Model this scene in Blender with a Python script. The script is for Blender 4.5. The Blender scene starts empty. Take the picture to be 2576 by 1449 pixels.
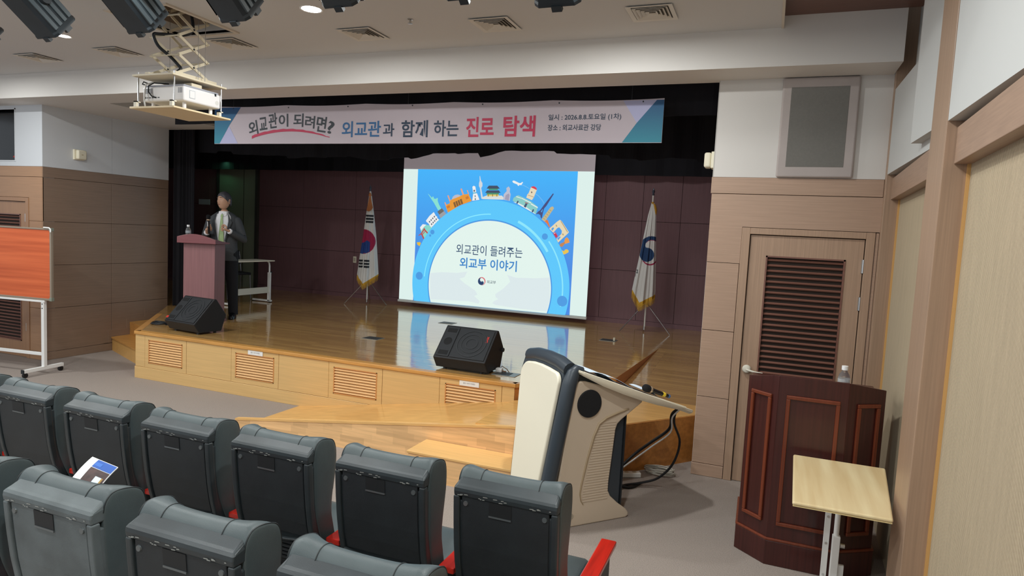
import bpy, bmesh, math, random
from mathutils import Vector, Matrix
random.seed(7)
PI = math.pi
scn = bpy.context.scene
COL = scn.collection

# ---------------------------------------------------------------- camera, world, lights, exposure
cam_d = bpy.data.cameras.new('camera'); cam = bpy.data.objects.new('camera', cam_d); COL.objects.link(cam)
cam_d.sensor_width = 36.0; cam_d.lens = 1651.27 / 2576 * 36; cam_d.clip_start = 0.05
YAW, PITCH, ROLL = 0.370242, 0.0822808, -0.0511726
_f = Vector((-math.sin(YAW)*math.cos(PITCH), math.cos(YAW)*math.cos(PITCH), -math.sin(PITCH)))
_r = Vector((math.cos(YAW), math.sin(YAW), 0)); _d = _f.cross(_r)
_R = math.cos(ROLL)*_r + math.sin(ROLL)*_d; _D = -math.sin(ROLL)*_r + math.cos(ROLL)*_d
cam.matrix_world = Matrix(((_R.x, -_D.x, -_f.x, 0), (_R.y, -_D.y, -_f.y, 0), (_R.z, -_D.z, -_f.z, 1.9), (0, 0, 0, 1)))
scn.camera = cam
w = bpy.data.worlds.new('world'); scn.world = w; w.use_nodes = True
w.node_tree.nodes['Background'].inputs[0].default_value = (0.84, 0.92, 1.0, 1)
w.node_tree.nodes['Background'].inputs[1].default_value = 0.8
scn.view_settings.view_transform = 'Standard'; scn.view_settings.look = 'None'
scn.view_settings.exposure = 0.0; scn.view_settings.gamma = 1.0; scn.view_settings.use_curve_mapping = False

def lamp(name, loc, power, size, col=(0.97, 1.0, 0.985), rot=(0, 0, 0), kind='AREA', spread=180):
    d = bpy.data.lights.new(name, kind); d.energy = power; d.color = col
    if kind == 'AREA':
        d.shape = 'DISK'; d.size = size; d.spread = math.radians(spread)
    else:
        d.shadow_soft_size = size
    o = bpy.data.objects.new(name, d); COL.objects.link(o); o.location = loc; o.rotation_euler = rot
    return o
# ceiling downlights of the hall (the visible fixtures are built below); rows over the audience
LP = 34
for lx, ly in [(-6.0, 4.10), (-3.235, 4.02), (-1.116, 4.15), (-6.0, 2.3), (-3.235, 2.3), (-0.7, 2.3), (-8.2, 4.1),
               (-6.0, 0.4), (-3.235, 0.4), (-0.5, 0.4), (-8.2, 1.2), (-6.0, -1.6), (-3.235, -1.6), (-0.5, -1.6)]:
    lamp('downlight_lamp', (lx, ly, 3.42), LP, 0.13)

# ---------------------------------------------------------------- materials
def lin(h):
    if isinstance(h, str):
        c = [int(h[i:i+2], 16)/255 for i in (0, 2, 4)]
        return tuple(x/12.92 if x <= 0.04045 else ((x+0.055)/1.055)**2.4 for x in c) + (1,)
    return tuple(h) + (1,)
MATS = {}
def mat(name, col, rough=0.5, metal=0.0, var=0.0, scale=(6, 6, 6), detail=4, bump=0.0, bscale=None, emit=0.0, rnd=0.0,
        coat=0.0, spec=0.5, trans=0.0, ior=1.45, alpha=1.0, col2=None, sheen=0.0):
    if name in MATS: return MATS[name]
    m = bpy.data.materials.new(name); m.use_nodes = True; MATS[name] = m
    nt = m.node_tree; N = nt.nodes; L = nt.links; b = N['Principled BSDF']
    b.inputs['Roughness'].default_value = rough; b.inputs['Metallic'].default_value = metal
    b.inputs['Specular IOR Level'].default_value = spec; b.inputs['IOR'].default_value = ior
    b.inputs['Coat Weight'].default_value = coat; b.inputs['Coat Roughness'].default_value = 0.08
    b.inputs['Transmission Weight'].default_value = trans; b.inputs['Alpha'].default_value = alpha
    c = lin(col); src = None
    b.inputs['Base Color'].default_value = c
    if var or bump or col2:
        tc = N.new('ShaderNodeTexCoord'); mp = N.new('ShaderNodeMapping'); mp.inputs['Scale'].default_value = scale
        L.new(tc.outputs['Object'], mp.inputs['Vector'])
        nz = N.new('ShaderNodeTexNoise'); nz.inputs['Detail'].default_value = detail; nz.inputs['Scale'].default_value = 1
        L.new(mp.outputs[0], nz.inputs['Vector'])
        if var or col2:
            mx = N.new('ShaderNodeMixRGB')
            mx.inputs[1].default_value = lin(col2) if col2 else tuple(x*(1-var) for x in c[:3]) + (1,)
            mx.inputs[2].default_value = c if col2 else tuple(min(1, x*(1+var)) for x in c[:3]) + (1,)
            rp = N.new('ShaderNodeMapRange'); rp.inputs[1].default_value = 0.32; rp.inputs[2].default_value = 0.68
            L.new(nz.outputs[0], rp.inputs[0]); L.new(rp.outputs[0], mx.inputs[0]); src = mx.outputs[0]
        if bump:
            bn = nz
            if bscale:
                mp2 = N.new('ShaderNodeMapping'); mp2.inputs['Scale'].default_value = bscale; L.new(tc.outputs['Object'], mp2.inputs['Vector'])
                bn = N.new('ShaderNodeTexNoise'); bn.inputs['Scale'].default_value = 1; bn.inputs['Detail'].default_value = 2; L.new(mp2.outputs[0], bn.inputs['Vector'])
            bp = N.new('ShaderNodeBump'); bp.inputs['Strength'].default_value = bump; bp.inputs['Distance'].default_value = 0.01
            L.new(bn.outputs[0], bp.inputs['Height']); L.new(bp.outputs[0], b.inputs['Normal'])
    if rnd:
        oi = N.new('ShaderNodeObjectInfo'); mr = N.new('ShaderNodeMapRange'); mr.inputs[3].default_value = 1-rnd; mr.inputs[4].default_value = 1+rnd
        L.new(oi.outputs['Random'], mr.inputs[0])
        hv = N.new('ShaderNodeHueSaturation'); L.new(mr.outputs[0], hv.inputs['Value'])
        if src: L.new(src, hv.inputs['Color'])
        else: hv.inputs['Color'].default_value = c
        src = hv.outputs[0]
    if src: L.new(src, b.inputs['Base Color'])
    if emit:
        b.inputs['Emission Color'].default_value = c; b.inputs['Emission Strength'].default_value = emit
        b.inputs['Base Color'].default_value = (0, 0, 0, 1)
    return m
def wood(name, col, var=0.12, axis='x', rough=0.45, fine=90, long=2.5, **k):
    s = {'x': (long, fine, fine), 'y': (fine, long, fine), 'z': (fine, fine, long)}[axis]
    return mat(name, col, rough=rough, var=var, scale=s, detail=5, **k)

# ---------------------------------------------------------------- mesh helper
def V(*a): return Vector(a)
class MB:
    def __init__(s): s.v = []; s.f = []; s.m = []
    def add(s, vs, fs, m=0):
        n = len(s.v); s.v += [tuple(v) for v in vs]
        for f in fs: s.f.append(tuple(i+n for i in f)); s.m.append(m)
        return s
    def box(s, x0, x1, y0, y1, z0, z1, m=0, R=None, o=(0, 0, 0)):
        vs = [(x, y, z) for x in (x0, x1) for y in (y0, y1) for z in (z0, z1)]
        if R is not None: vs = [R @ Vector(v) + Vector(o) for v in vs]
        elif o != (0, 0, 0): vs = [Vector(v) + Vector(o) for v in vs]
        return s.add(vs, [(0, 1, 3, 2), (4, 6, 7, 5), (0, 4, 5, 1), (2, 3, 7, 6), (0, 2, 6, 4), (1, 5, 7, 3)], m)
    def prism(s, pts, off, m=0):
        n = len(pts); off = Vector(off); a = [Vector(p) for p in pts]; b = [p+off for p in a]
        nrm = Vector((0, 0, 0))
        for i in range(n):
            p, q = a[i], a[(i+1) % n]
            nrm += p.cross(q)
        flip = nrm.dot(off) > 0
        A = tuple(range(n)); B = tuple(range(n, 2*n))
        fs = [A[::-1] if flip else A, B if flip else B[::-1]]
        for i in range(n):
            j = (i+1) % n
            fs.append((i, j, n+j, n+i) if flip else (j, i, n+i, n+j))
        return s.add(a+b, fs, m)
    def plan(s, pts, z0, z1, m=0): return s.prism([(x, y, z0) for x, y in pts], (0, 0, z1-z0), m)
    def loft(s, loops, cap=True, m=0, close=True):
        n = len(loops[0]); vs = [p for l in loops for p in l]; fs = []
        for k in range(len(loops)-1):
            for i in range(n if close else n-1):
                j = (i+1) % n
                fs.append((k*n+i, k*n+j, (k+1)*n+j, (k+1)*n+i))
        if cap and close:
            fs.append(tuple(range(n))[::-1]); fs.append(tuple(range((len(loops)-1)*n, len(loops)*n)))
        return s.add(vs, fs, m)
    def cyl(s, p0, p1, r0, r1=None, n=12, m=0, cap=True):
        r1 = r0 if r1 is None else r1
        p0 = Vector(p0); p1 = Vector(p1); d = (p1-p0).normalized()
        a = d.orthogonal().normalized(); b = d.cross(a)
        L = [[p+(a*math.cos(2*PI*i/n)+b*math.sin(2*PI*i/n))*r for i in range(n)] for p, r in ((p0, r0), (p1, r1))]
        return s.loft(L, cap, m)
    def rope(s, pts, r, n=8, m=0, k=6):
        P = [Vector(p) for p in pts]; P = [P[0]*2-P[1]]+P+[P[-1]*2-P[-2]]; out = []
        for i in range(1, len(P)-2):
            a, b, c, d = P[i-1:i+3]
            for j in range(k):
                t = j/k; out.append(.5*((2*b)+(c-a)*t+(2*a-5*b+4*c-d)*t*t+(3*b-a-3*c+d)*t**3))
        return s.tube(out+[P[-2]], r, n, m)
    def tube(s, pts, r, n=8, m=0):
        pts = [Vector(p) for p in pts]; L = []; a = None
        rs = r if isinstance(r, (list, tuple)) else [r]*len(pts)
        for i, p in enumerate(pts):
            d = (pts[min(i+1, len(pts)-1)]-pts[max(i-1, 0)]).normalized()
            if a is None: a = d.orthogonal().normalized()
            else: a = (a-d*a.dot(d)).normalized()
            b = d.cross(a)
            L.append([p+(a*math.cos(2*PI*k/n)+b*math.sin(2*PI*k/n))*rs[i] for k in range(n)])
        return s.loft(L, True, m)
    def lathe(s, prof, o=(0, 0, 0), n=16, m=0):
        o = Vector(o)
        return s.loft([[o+V(r*math.cos(2*PI*i/n), r*math.sin(2*PI*i/n), z) for i in range(n)] for r, z in prof], True, m)
    def ball(s, c, r, n=12, m=0):
        c = Vector(c); r = r if isinstance(r, (tuple, list)) else (r, r, r); k = n//2
        return s.loft([[c+V(r[0]*math.sin(PI*j/k+1e-3*(j == 0)-1e-3*(j == k))*math.cos(2*PI*i/n), r[1]*math.sin(PI*j/k+1e-3*(j == 0)-1e-3*(j == k))*math.sin(2*PI*i/n), -r[2]*math.cos(PI*j/k)) for i in range(n)] for j in range(k+1)], True, m)
    def xf(s, M): s.v = [tuple(M @ Vector(v)) for v in s.v]; return s
    def mesh(s, name, mats, smooth=None):
        me = bpy.data.meshes.new(name); me.from_pydata(s.v, [], s.f)
        for m in (mats if isinstance(mats, (list, tuple)) else [mats]): me.materials.append(m)
        if any(s.m): me.polygons.foreach_set('material_index', s.m)
        if smooth:
            me.shade_smooth(); me.set_sharp_from_angle(angle=math.radians(smooth))
        me.update(); return me
def fixn(me):
    bm = bmesh.new(); bm.from_mesh(me); bmesh.ops.recalc_face_normals(bm, faces=bm.faces); bm.to_mesh(me); bm.free()
def put(o, parent=None, loc=None, rot=None):
    COL.objects.link(o)
    if parent: o.parent = parent
    if loc is not None: o.location = loc
    if rot is not None: o.rotation_euler = rot
    return o
def bev(o, wd, seg=2, ang=40):
    b = o.modifiers.new('bevel', 'BEVEL'); b.width = wd; b.segments = seg; b.limit_method = 'ANGLE'; b.angle_limit = math.radians(ang)
    b.harden_normals = False
    return o
def islands(mb):
    par = list(range(len(mb.v)))
    def find(i):
        while par[i] != i: par[i] = par[par[i]]; i = par[i]
        return i
    for f in mb.f:
        for j in f[1:]: par[find(f[0])] = find(j)
    out = {}
    for f, mi in zip(mb.f, mb.m): out.setdefault(find(f[0]), []).append((f, mi))
    res = []
    for fs in out.values():
        ix = {}; m = MB()
        for f, mi in fs:
            for i in f:
                if i not in ix: ix[i] = len(m.v); m.v.append(mb.v[i])
            m.f.append(tuple(ix[i] for i in f)); m.m.append(mi)
        res.append(m)
    return res
def obs(name, mb, *a, **k):
    """every loose piece of mb becomes an object of its own"""
    return [ob(name, m, *a, **k) for m in islands(mb)]
def ob(name, mb, mats, parent=None, loc=None, rot=None, smooth=None, bevel=0, seg=2, label=None, kind=None):
    me = mb.mesh(name, mats, smooth); fixn(me)
    o = put(bpy.data.objects.new(name, me), parent, loc, rot)
    if bevel: bev(o, bevel, seg)
    if label: o['label'] = label
    if kind: o['kind'] = kind
    return o
def inst(src, parent=None, loc=None, rot=None, name=None):
    o = src.copy(); COL.objects.link(o)
    if name: o.name = name
    o.parent = parent
    if loc is not None: o.location = loc
    if rot is not None: o.rotation_euler = rot
    return o
def tag(o, label, cat, group=None):
    o['label'] = label; o['category'] = cat
    if group: o['group'] = group
    return o
def thing(name, label, cat, loc=(0, 0, 0), rz=0, group=None):
    o = bpy.data.objects.new(name, None); o.empty_display_size = 0.1
    put(o, None, loc, (0, 0, rz)); return tag(o, label, cat, group)
def struct(name, mb, m, **k): return ob(name, mb, m, kind='structure', **k)
def dup(root, loc, rz, label, group=None):
    r = root.copy(); COL.objects.link(r); r.location = loc; r.rotation_euler = (0, 0, rz); r['label'] = label
    if group: r['group'] = group
    for ch in list(root.children):
        c = ch.copy(); COL.objects.link(c); c.parent = r
        for g in list(ch.children):
            d = g.copy(); COL.objects.link(d); d.parent = c
    return r
def nest(root, **kw):
    """pieces of a part become its children (thing > part > sub-part)"""
    kids = list(root.children); base = lambda o: o.name.split('.')[0]
    for part, names in kw.items():
        p = next(k for k in kids if base(k) == part)
        for k in kids:
            if base(k) in names.split(): k.parent = p
def text_mb(body, x0, x1, z0, z1, bold=0.0, keep=False):
    """flat lettering fitted into a box in the XZ plane (y = 0), facing -Y"""
    c = bpy.data.curves.new('lettering', 'FONT'); c.body = body; c.size = 1; c.offset = bold; c.resolution_u = 3
    o = bpy.data.objects.new('lettering', c); COL.objects.link(o)
    me = bpy.data.meshes.new_from_object(o.evaluated_get(bpy.context.evaluated_depsgraph_get()))
    vs = [v.co.copy() for v in me.vertices]; fs = [tuple(p.vertices) for p in me.polygons]
    bpy.data.objects.remove(o); bpy.data.curves.remove(c); bpy.data.meshes.remove(me)
    ax = min(v.x for v in vs); bx = max(v.x for v in vs); ay = min(v.y for v in vs); by = max(v.y for v in vs)
    sx = (x1-x0)/(bx-ax); sz = (z1-z0)/(by-ay)
    if keep: sx = sz
    mb = MB(); mb.add([(x0+(v.x-ax)*sx, 0, z0+(v.y-ay)*sz) for v in vs], fs); return mb

# palette
WHITE = mat('painted_plaster', 'D6D2CD', 0.7, var=0.02, scale=(1, 1, 1))
WHITEC = mat('cool_plaster', 'CDD0D4', 0.7)
CEIL = mat('ceiling_paint', 'CACACA', 0.85, bump=0.08, scale=(250, 250, 250))
OAKX = wood('oak_panel', 'AE917C', 0.08, 'x', 0.4, fine=120, long=3)
OAKZ = wood('oak_upright', 'AA8D76', 0.10, 'z', 0.4, fine=120, long=2)
OAKY = wood('oak_panel_side', 'B89880', 0.08, 'y', 0.4, fine=120, long=3)
GAP = mat('joint_shadow', '2A201A', 0.9)
WALNUT = wood('stage_wall_veneer', '7A585C', 0.07, 'z', 0.5, fine=60, long=2)
MAPLE = wood('maple_front', 'D4AE74', 0.06, 'x', 0.38, fine=60, long=2)
MAPLE2 = wood('maple_slat', 'E2B47C', 0.08, 'x', 0.4, fine=60, long=2)
NOSE = wood('stage_nosing_wood', 'C8924E', 0.14, 'x', 0.3, fine=50, long=4)
RAMPW = wood('ramp_plank', 'D6A562', 0.12, 'x', 0.17, fine=30, long=2)
BLOCK = wood('ramp_block_wood', 'E2B682', 0.10, 'x', 0.35, fine=50, long=3, rnd=0.13)
CARPET = mat('carpet_pile', '958A82', 0.95, var=0.16, scale=(160, 160, 160), bump=0.5)
BLACK = mat('black_cloth', '16151B', 0.9, var=0.2, scale=(5, 5, 1))
DARKP = mat('dark_metal', '23282C', 0.45)
CHROME = mat('chrome', 'C8C8C8', 0.25, metal=1)
WMETAL = mat('white_painted_metal', 'E4E4E2', 0.35)
CREAMP = mat('cream_plastic', 'EDE6D0', 0.4)
LOUVER = wood('louver_slat_brown', '7A5448', 0.1, 'x', 0.35, fine=60, long=3)
FLUTE = mat('fluted_fabric', 'B8A88E', 0.8, var=0.05, scale=(40, 40, 4))
TRIMO = mat('orange_edge_strip', 'CFA062', 0.5)
BRNPIL = wood('pilaster_veneer', 'A2866F', 0.10, 'z', 0.42, fine=110, long=2)
# ---------------------------------------------------------------- floor, ceiling
fl = MB().box(-13, 1.2, -4, 10.6, -0.1, 0)
floor = struct('floor', fl, CARPET)
struct('floor_tier', MB().box(-13, 1.2, -4, 1.75, 0, 0.05), CARPET)
ZC = 3.452
HX0, HX1, HY0, HY1 = -4.86, -4.27, 3.68, 4.34
cb = MB().box(-13, HX0, -4, 5.13, ZC, ZC+.08).box(HX1, -0.03, -4, 5.13, ZC, ZC+.08).box(HX0, HX1, -4, HY0, ZC, ZC+.08).box(HX0, HX1, HY1, 5.13, ZC, ZC+.08)
ceiling = struct('ceiling', cb, CEIL)
hb = MB().box(HX0-.02, HX1+.02, HY0-.02, HY0, ZC+.08, 4.0).box(HX0-.02, HX1+.02, HY1, HY1+.02, ZC+.08, 4.0).box(HX0-.02, HX0, HY0, HY1, ZC+.08, 4.0).box(HX1, HX1+.02, HY0, HY1, ZC+.08, 4.0).box(HX0, HX1, HY0, HY1, 3.98, 4.0)
ob('recess_box', hb, mat('recess_board', '8F7E70', 0.8), ceiling)
fr = MB()
for x0, x1, y0, y1 in ((HX0-.03, HX1+.03, HY0-.03, HY0), (HX0-.03, HX1+.03, HY1, HY1+.03), (HX0-.03, HX0, HY0, HY1), (HX1, HX1+.03, HY0, HY1)):
    fr.box(x0, x1, y0, y1, ZC-.012, ZC+.02)
ob('recess_trim', fr, mat('ceiling_trim', 'CFC6B8', 0.6), ceiling)
ob('edge_trim', MB().box(-0.045, -0.028, -4, 5.13, ZC-.006, ZC+.09), mat('ceiling_trim', 'C6C4BE', 0.6), ceiling)
DKWOOD = wood('dark_soffit_wood', '6E5147', 0.08, 'x', 0.5)
struct('ceiling_side', MB().box(-0.028, 1.1, -4, 5.13, 3.533, 3.62), DKWOOD)
struct('trim_beam', MB().box(-13, 0.735, 5.13, 5.56, 3.184, 4.3).box(-8.6, -7.35, 5.56, 7.38, 3.184, 4.3), WHITE)

# ---------------------------------------------------------------- front wall, house right and house left of the stage opening
YW = 5.5
JO = (0.103, 0.659, 1.207, 1.756, 2.303, 2.434)
g = 0.004
wr = struct('wall_front_right', MB().box(-0.466, -0.214, YW+.012, YW+.15, 0, 2.434).box(0.716, 1.0, YW+.012, YW+.15, 0, 2.434).box(-0.214, 0.716, YW+.012, YW+.15, 2.043, 2.434).box(-0.466, 1.0, YW, YW+.15, 2.434, 3.184), [WHITE])
ob('back_board', MB().box(-0.464, -0.214, YW+.011, YW+.013, 0, 2.434).box(-0.3, 0.9, YW+.011, YW+.013, 2.03, 2.434), GAP, wr)
def panel(par, x0, x1, z0, z1, y=YW, m=OAKX, name='panel', th=.012):
    return ob(name, MB().box(x0+g/2, x1-g/2, y, y+th, z0+g/2, z1-g/2), m, par, bevel=.0015, seg=1)
panel(wr, -0.476, 0.742, JO[4], JO[5], y=YW-.004, th=.016)
ob('panel', MB().prism([(-0.466, YW, JO[3]+g/2), (-0.216, YW, JO[3]+g/2), (-0.216, YW, 2.047), (0.742, YW, 2.047), (0.742, YW, JO[4]-g/2), (-0.466, YW, JO[4]-g/2)], (0, .012, 0)), OAKX, wr)
for a, b in zip(JO[:3], JO[1:4]): panel(wr, -0.466, -0.216, a, b)
panel(wr, -0.47, -0.216, 0, JO[0], y=YW-.006, name='skirting', th=.02)
panel(wr, 0.718, 0.742, 0, 2.043)
ob('edge_strip', MB().box(-0.47, -0.464, YW-.002, YW+.15, 2.434, 3.184), mat('edge_metal', 'B8B4AE', 0.4), wr)

def door(name, x0, x1, mirror, oak=OAKZ):
    """louvred oak door in its frame; x0..x1 is the outer width of the frame"""
    d = ob(name, MB().box(x0+.068, x1-.064, YW+.014, YW+.05, 0.004, 0.19).box(x0+.068, x1-.064, YW+.014, YW+.05, 1.832, 1.988)
           .box(x0+.068, x0+.19, YW+.014, YW+.05, 0.19, 1.832).box(x1-.18, x1-.064, YW+.014, YW+.05, 0.19, 1.832)
           .box(x0+.19, x1-.18, YW+.014, YW+.05, 0.19, 0.205), oak, kind='structure')
    lo = 0.205
    f = MB().box(x0, x0+.062, YW-.008, YW+.03, 0, 2.043).box(x1-.058, x1, YW-.008, YW+.03, 0, 2.043).box(x0+.062, x1-.058, YW-.008, YW+.03, 1.994, 2.043)
    ob('door_frame', f, oak, d, bevel=.003)
    ob('frame_gap', MB().box(x0, x1, YW+.031, YW+.034, 0, 2.043), GAP, d)
    lf = MB(); a, b = x0+.19, x1-.18
    for q in ((a, a+.012, lo, 1.832), (b-.012, b, lo, 1.832), (a, b, lo, lo+.012), (a, b, 1.82, 1.832)): lf.box(q[0], q[1], YW+.008, YW+.05, q[2], q[3])
    ob('louver_frame', lf, LOUVER, d)
    ob('louver_backing', MB().box(a, b, YW+.07, YW+.075, lo, 1.832), mat('dark_glass', '2B2523', 0.15), d)
    n = 38; first = None
    for i in range(n):
        z = lo+.03+(1.832-lo-.055)*i/(n-1)
        if first is None:
            R = Matrix.Rotation(math.radians(36), 3, 'X')
            first = ob('slat', MB().box(a+.013, b-.013, -.022, .022, -.004, .004, R=R), LOUVER, d, loc=(0, YW+.036, z))
        else: inst(first, d, (0, YW+.036, z))
    hx = x0+.115 if not mirror else x1-.115
    ob('door_knob', MB().lathe([(.005, 0), (.03, .002), (.034, .016), (.026, .03), (.012, .034), (.0, .035)], n=16).xf(Matrix.Translation((hx, YW+.012, .925)) @ Matrix.Rotation(PI/2, 4, 'X')), mat('knob_cream', 'D8D4C6', 0.3), d, smooth=40)
    s = 1 if not mirror else -1
    ob('lever', MB().tube([(hx, YW-.03, .925), (hx+s*.02, YW-.045, .922), (hx+s*.06, YW-.045, .914), (hx+s*.12, YW-.042, .908)], .008), mat('knob_cream', 'D8D4C6', 0.3), d, smooth=60)
    for z in (1.74, 1.46, 0.35):
        kx = x1-.062 if not mirror else x0+.064
        ob('hinge', MB().cyl((kx, YW-.002, z), (kx, YW-.002, z+.1), .008, n=8).box(kx-.012, kx+.012, YW+.0, YW+.013, z, z+.1), CHROME, d)
    return d
door('door_1', -0.214, 0.716, False)

wl = struct('wall_front_left', MB().box(-13, -9.62, YW+.012, YW+.15, 0, 2.434).box(-9.62, -8.69, YW+.012, YW+.15, 2.043, 2.434).box(-8.69, -8.44, YW+.012, YW+.15, 0, 2.434)
            .box(-13, -8.94, YW, YW+.15, 3.136, 3.184).box(-8.94, -8.57, YW, YW+.15, 2.434, 3.184).box(-13, -8.94, YW, YW+.15, 2.434, 2.505), [WHITEC])
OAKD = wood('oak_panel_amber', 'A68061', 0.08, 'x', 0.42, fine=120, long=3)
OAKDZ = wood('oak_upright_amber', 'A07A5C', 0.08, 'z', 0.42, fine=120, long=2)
ob('back_board', MB().box(-8.69, -8.44, YW+.011, YW+.013, 0, 2.434).box(-11, -8.5, YW+.011, YW+.013, 2.03, 2.434), GAP, wl)
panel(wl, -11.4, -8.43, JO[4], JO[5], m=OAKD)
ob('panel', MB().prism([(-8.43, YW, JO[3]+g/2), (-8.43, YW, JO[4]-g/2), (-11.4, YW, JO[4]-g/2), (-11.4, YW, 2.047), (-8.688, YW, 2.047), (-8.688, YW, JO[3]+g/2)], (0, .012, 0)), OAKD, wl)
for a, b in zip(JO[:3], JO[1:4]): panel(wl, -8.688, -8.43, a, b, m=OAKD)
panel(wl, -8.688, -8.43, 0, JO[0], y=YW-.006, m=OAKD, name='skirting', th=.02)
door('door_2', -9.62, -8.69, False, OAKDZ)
wn = struct('window_1', MB().box(-11.2, -8.94, YW+.10, YW+.105, 2.505, 3.136), mat('control_window_glass', '0B0B0D', 0.12))
wf = MB()
for q in ((-11.2, -8.94, 2.49, 2.505), (-11.2, -8.925, 3.136, 3.15), (-8.94, -8.925, 2.49, 3.15)): wf.box(q[0], q[1], YW-.006, YW+.11, q[2], q[3])
ob('window_frame', wf, WHITEC, wn)
ob('indicator_light', MB().ball((-9.1, YW+.09, 2.56), (.028, .006, .012), 8), mat('red_indicator', 'B03028', 0.5, emit=0.6), wn)

# ---------------------------------------------------------------- return wall on the far side of the opening (runs back beside the stage)
XR = -8.43
OAKR = wood('oak_return_shaded', '86705F', 0.08, 'y', 0.42, fine=120, long=3)  # same oak, with the weaker light on this wall darkened into the colour
rt = struct('wall_return_left', MB().box(XR-.14, XR-.012, YW+.15, 7.33, 0, 2.434).box(XR-.14, XR, YW+.0, 6.419, 2.434, 3.184).box(XR-.14, XR, 6.4215, 7.33, 2.434, 3.184), WHITEC)
ob('back_board', MB().box(XR-.013, XR-.011, YW, 7.33, 0, 2.434), GAP, rt)
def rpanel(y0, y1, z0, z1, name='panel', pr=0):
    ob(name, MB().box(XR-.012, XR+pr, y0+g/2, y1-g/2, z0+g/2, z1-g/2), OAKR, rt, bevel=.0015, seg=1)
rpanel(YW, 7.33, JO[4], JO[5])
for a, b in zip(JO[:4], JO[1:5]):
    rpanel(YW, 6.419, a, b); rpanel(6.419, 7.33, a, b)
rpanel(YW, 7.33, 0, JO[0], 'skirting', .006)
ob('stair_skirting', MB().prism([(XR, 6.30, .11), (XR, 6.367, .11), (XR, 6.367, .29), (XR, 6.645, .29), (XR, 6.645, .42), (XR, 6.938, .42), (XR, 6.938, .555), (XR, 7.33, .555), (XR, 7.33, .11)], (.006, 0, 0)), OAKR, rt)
struct('wall_stage_right', MB().box(-0.466, -0.40, YW+.15, 10.6, 0, 4.3), WALNUT)
struct('wall_stage_left', MB().box(-12.1, -12.0, 5.65, 10.6, 0, 4.3), WALNUT)

# ---------------------------------------------------------------- stage back wall, panelled
YB = 10.45
bw = struct('wall_back', MB().box(-12, -0.466, YB+.015, YB+.1, .5, 4.3), GAP)
xs = [-12, -10.9, -9.68, -8.48, -7.28, -6.1, -4.9, -3.7, -2.52, -1.914, -1.32, -0.466]
zsn = [.62, 1.405, 2.2, 2.99, 4.2]
for i in range(len(xs)-1):
    for j in range(4):
        ob('panel', MB().box(xs[i]+.003, xs[i+1]-.003, YB, YB+.015, zsn[j]+.003, zsn[j+1]-.003), WALNUT, bw)
ob('skirting', MB().box(-12, -0.466, YB-.012, YB+.02, .549, .62), WALNUT, bw)
# stage lid (dark) and stage house ceiling
struct('ceiling_stage', MB().box(-12.1, -0.4, 5.56, 10.6, 4.2, 4.3), mat('stage_black_paint', '121216', 0.9))
# dim door leaf at the far side of the stage, a green exit glow on it
dd = struct('door_3', MB().box(-10.56, -9.62, YB-.04, YB-.005, .549, 2.93), mat('grey_green_door', '8C927E', 0.5))
ob('door_frame', MB().box(-10.62, -10.56, YB-.06, YB, .549, 2.98).box(-9.62, -9.56, YB-.06, YB, .549, 2.98).box(-10.62, -9.56, YB-.06, YB, 2.93, 2.98), mat('dark_door_frame', '3E3C38', 0.5), dd)
ob('door_seam', MB().box(-9.93, -9.92, YB-.043, YB-.03, .549, 2.93), GAP, dd)
lamp('exit_sign_lamp', (-10.3, 10.2, 3.05), .5, 0.15, (0.25, 1.0, 0.55))

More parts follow.
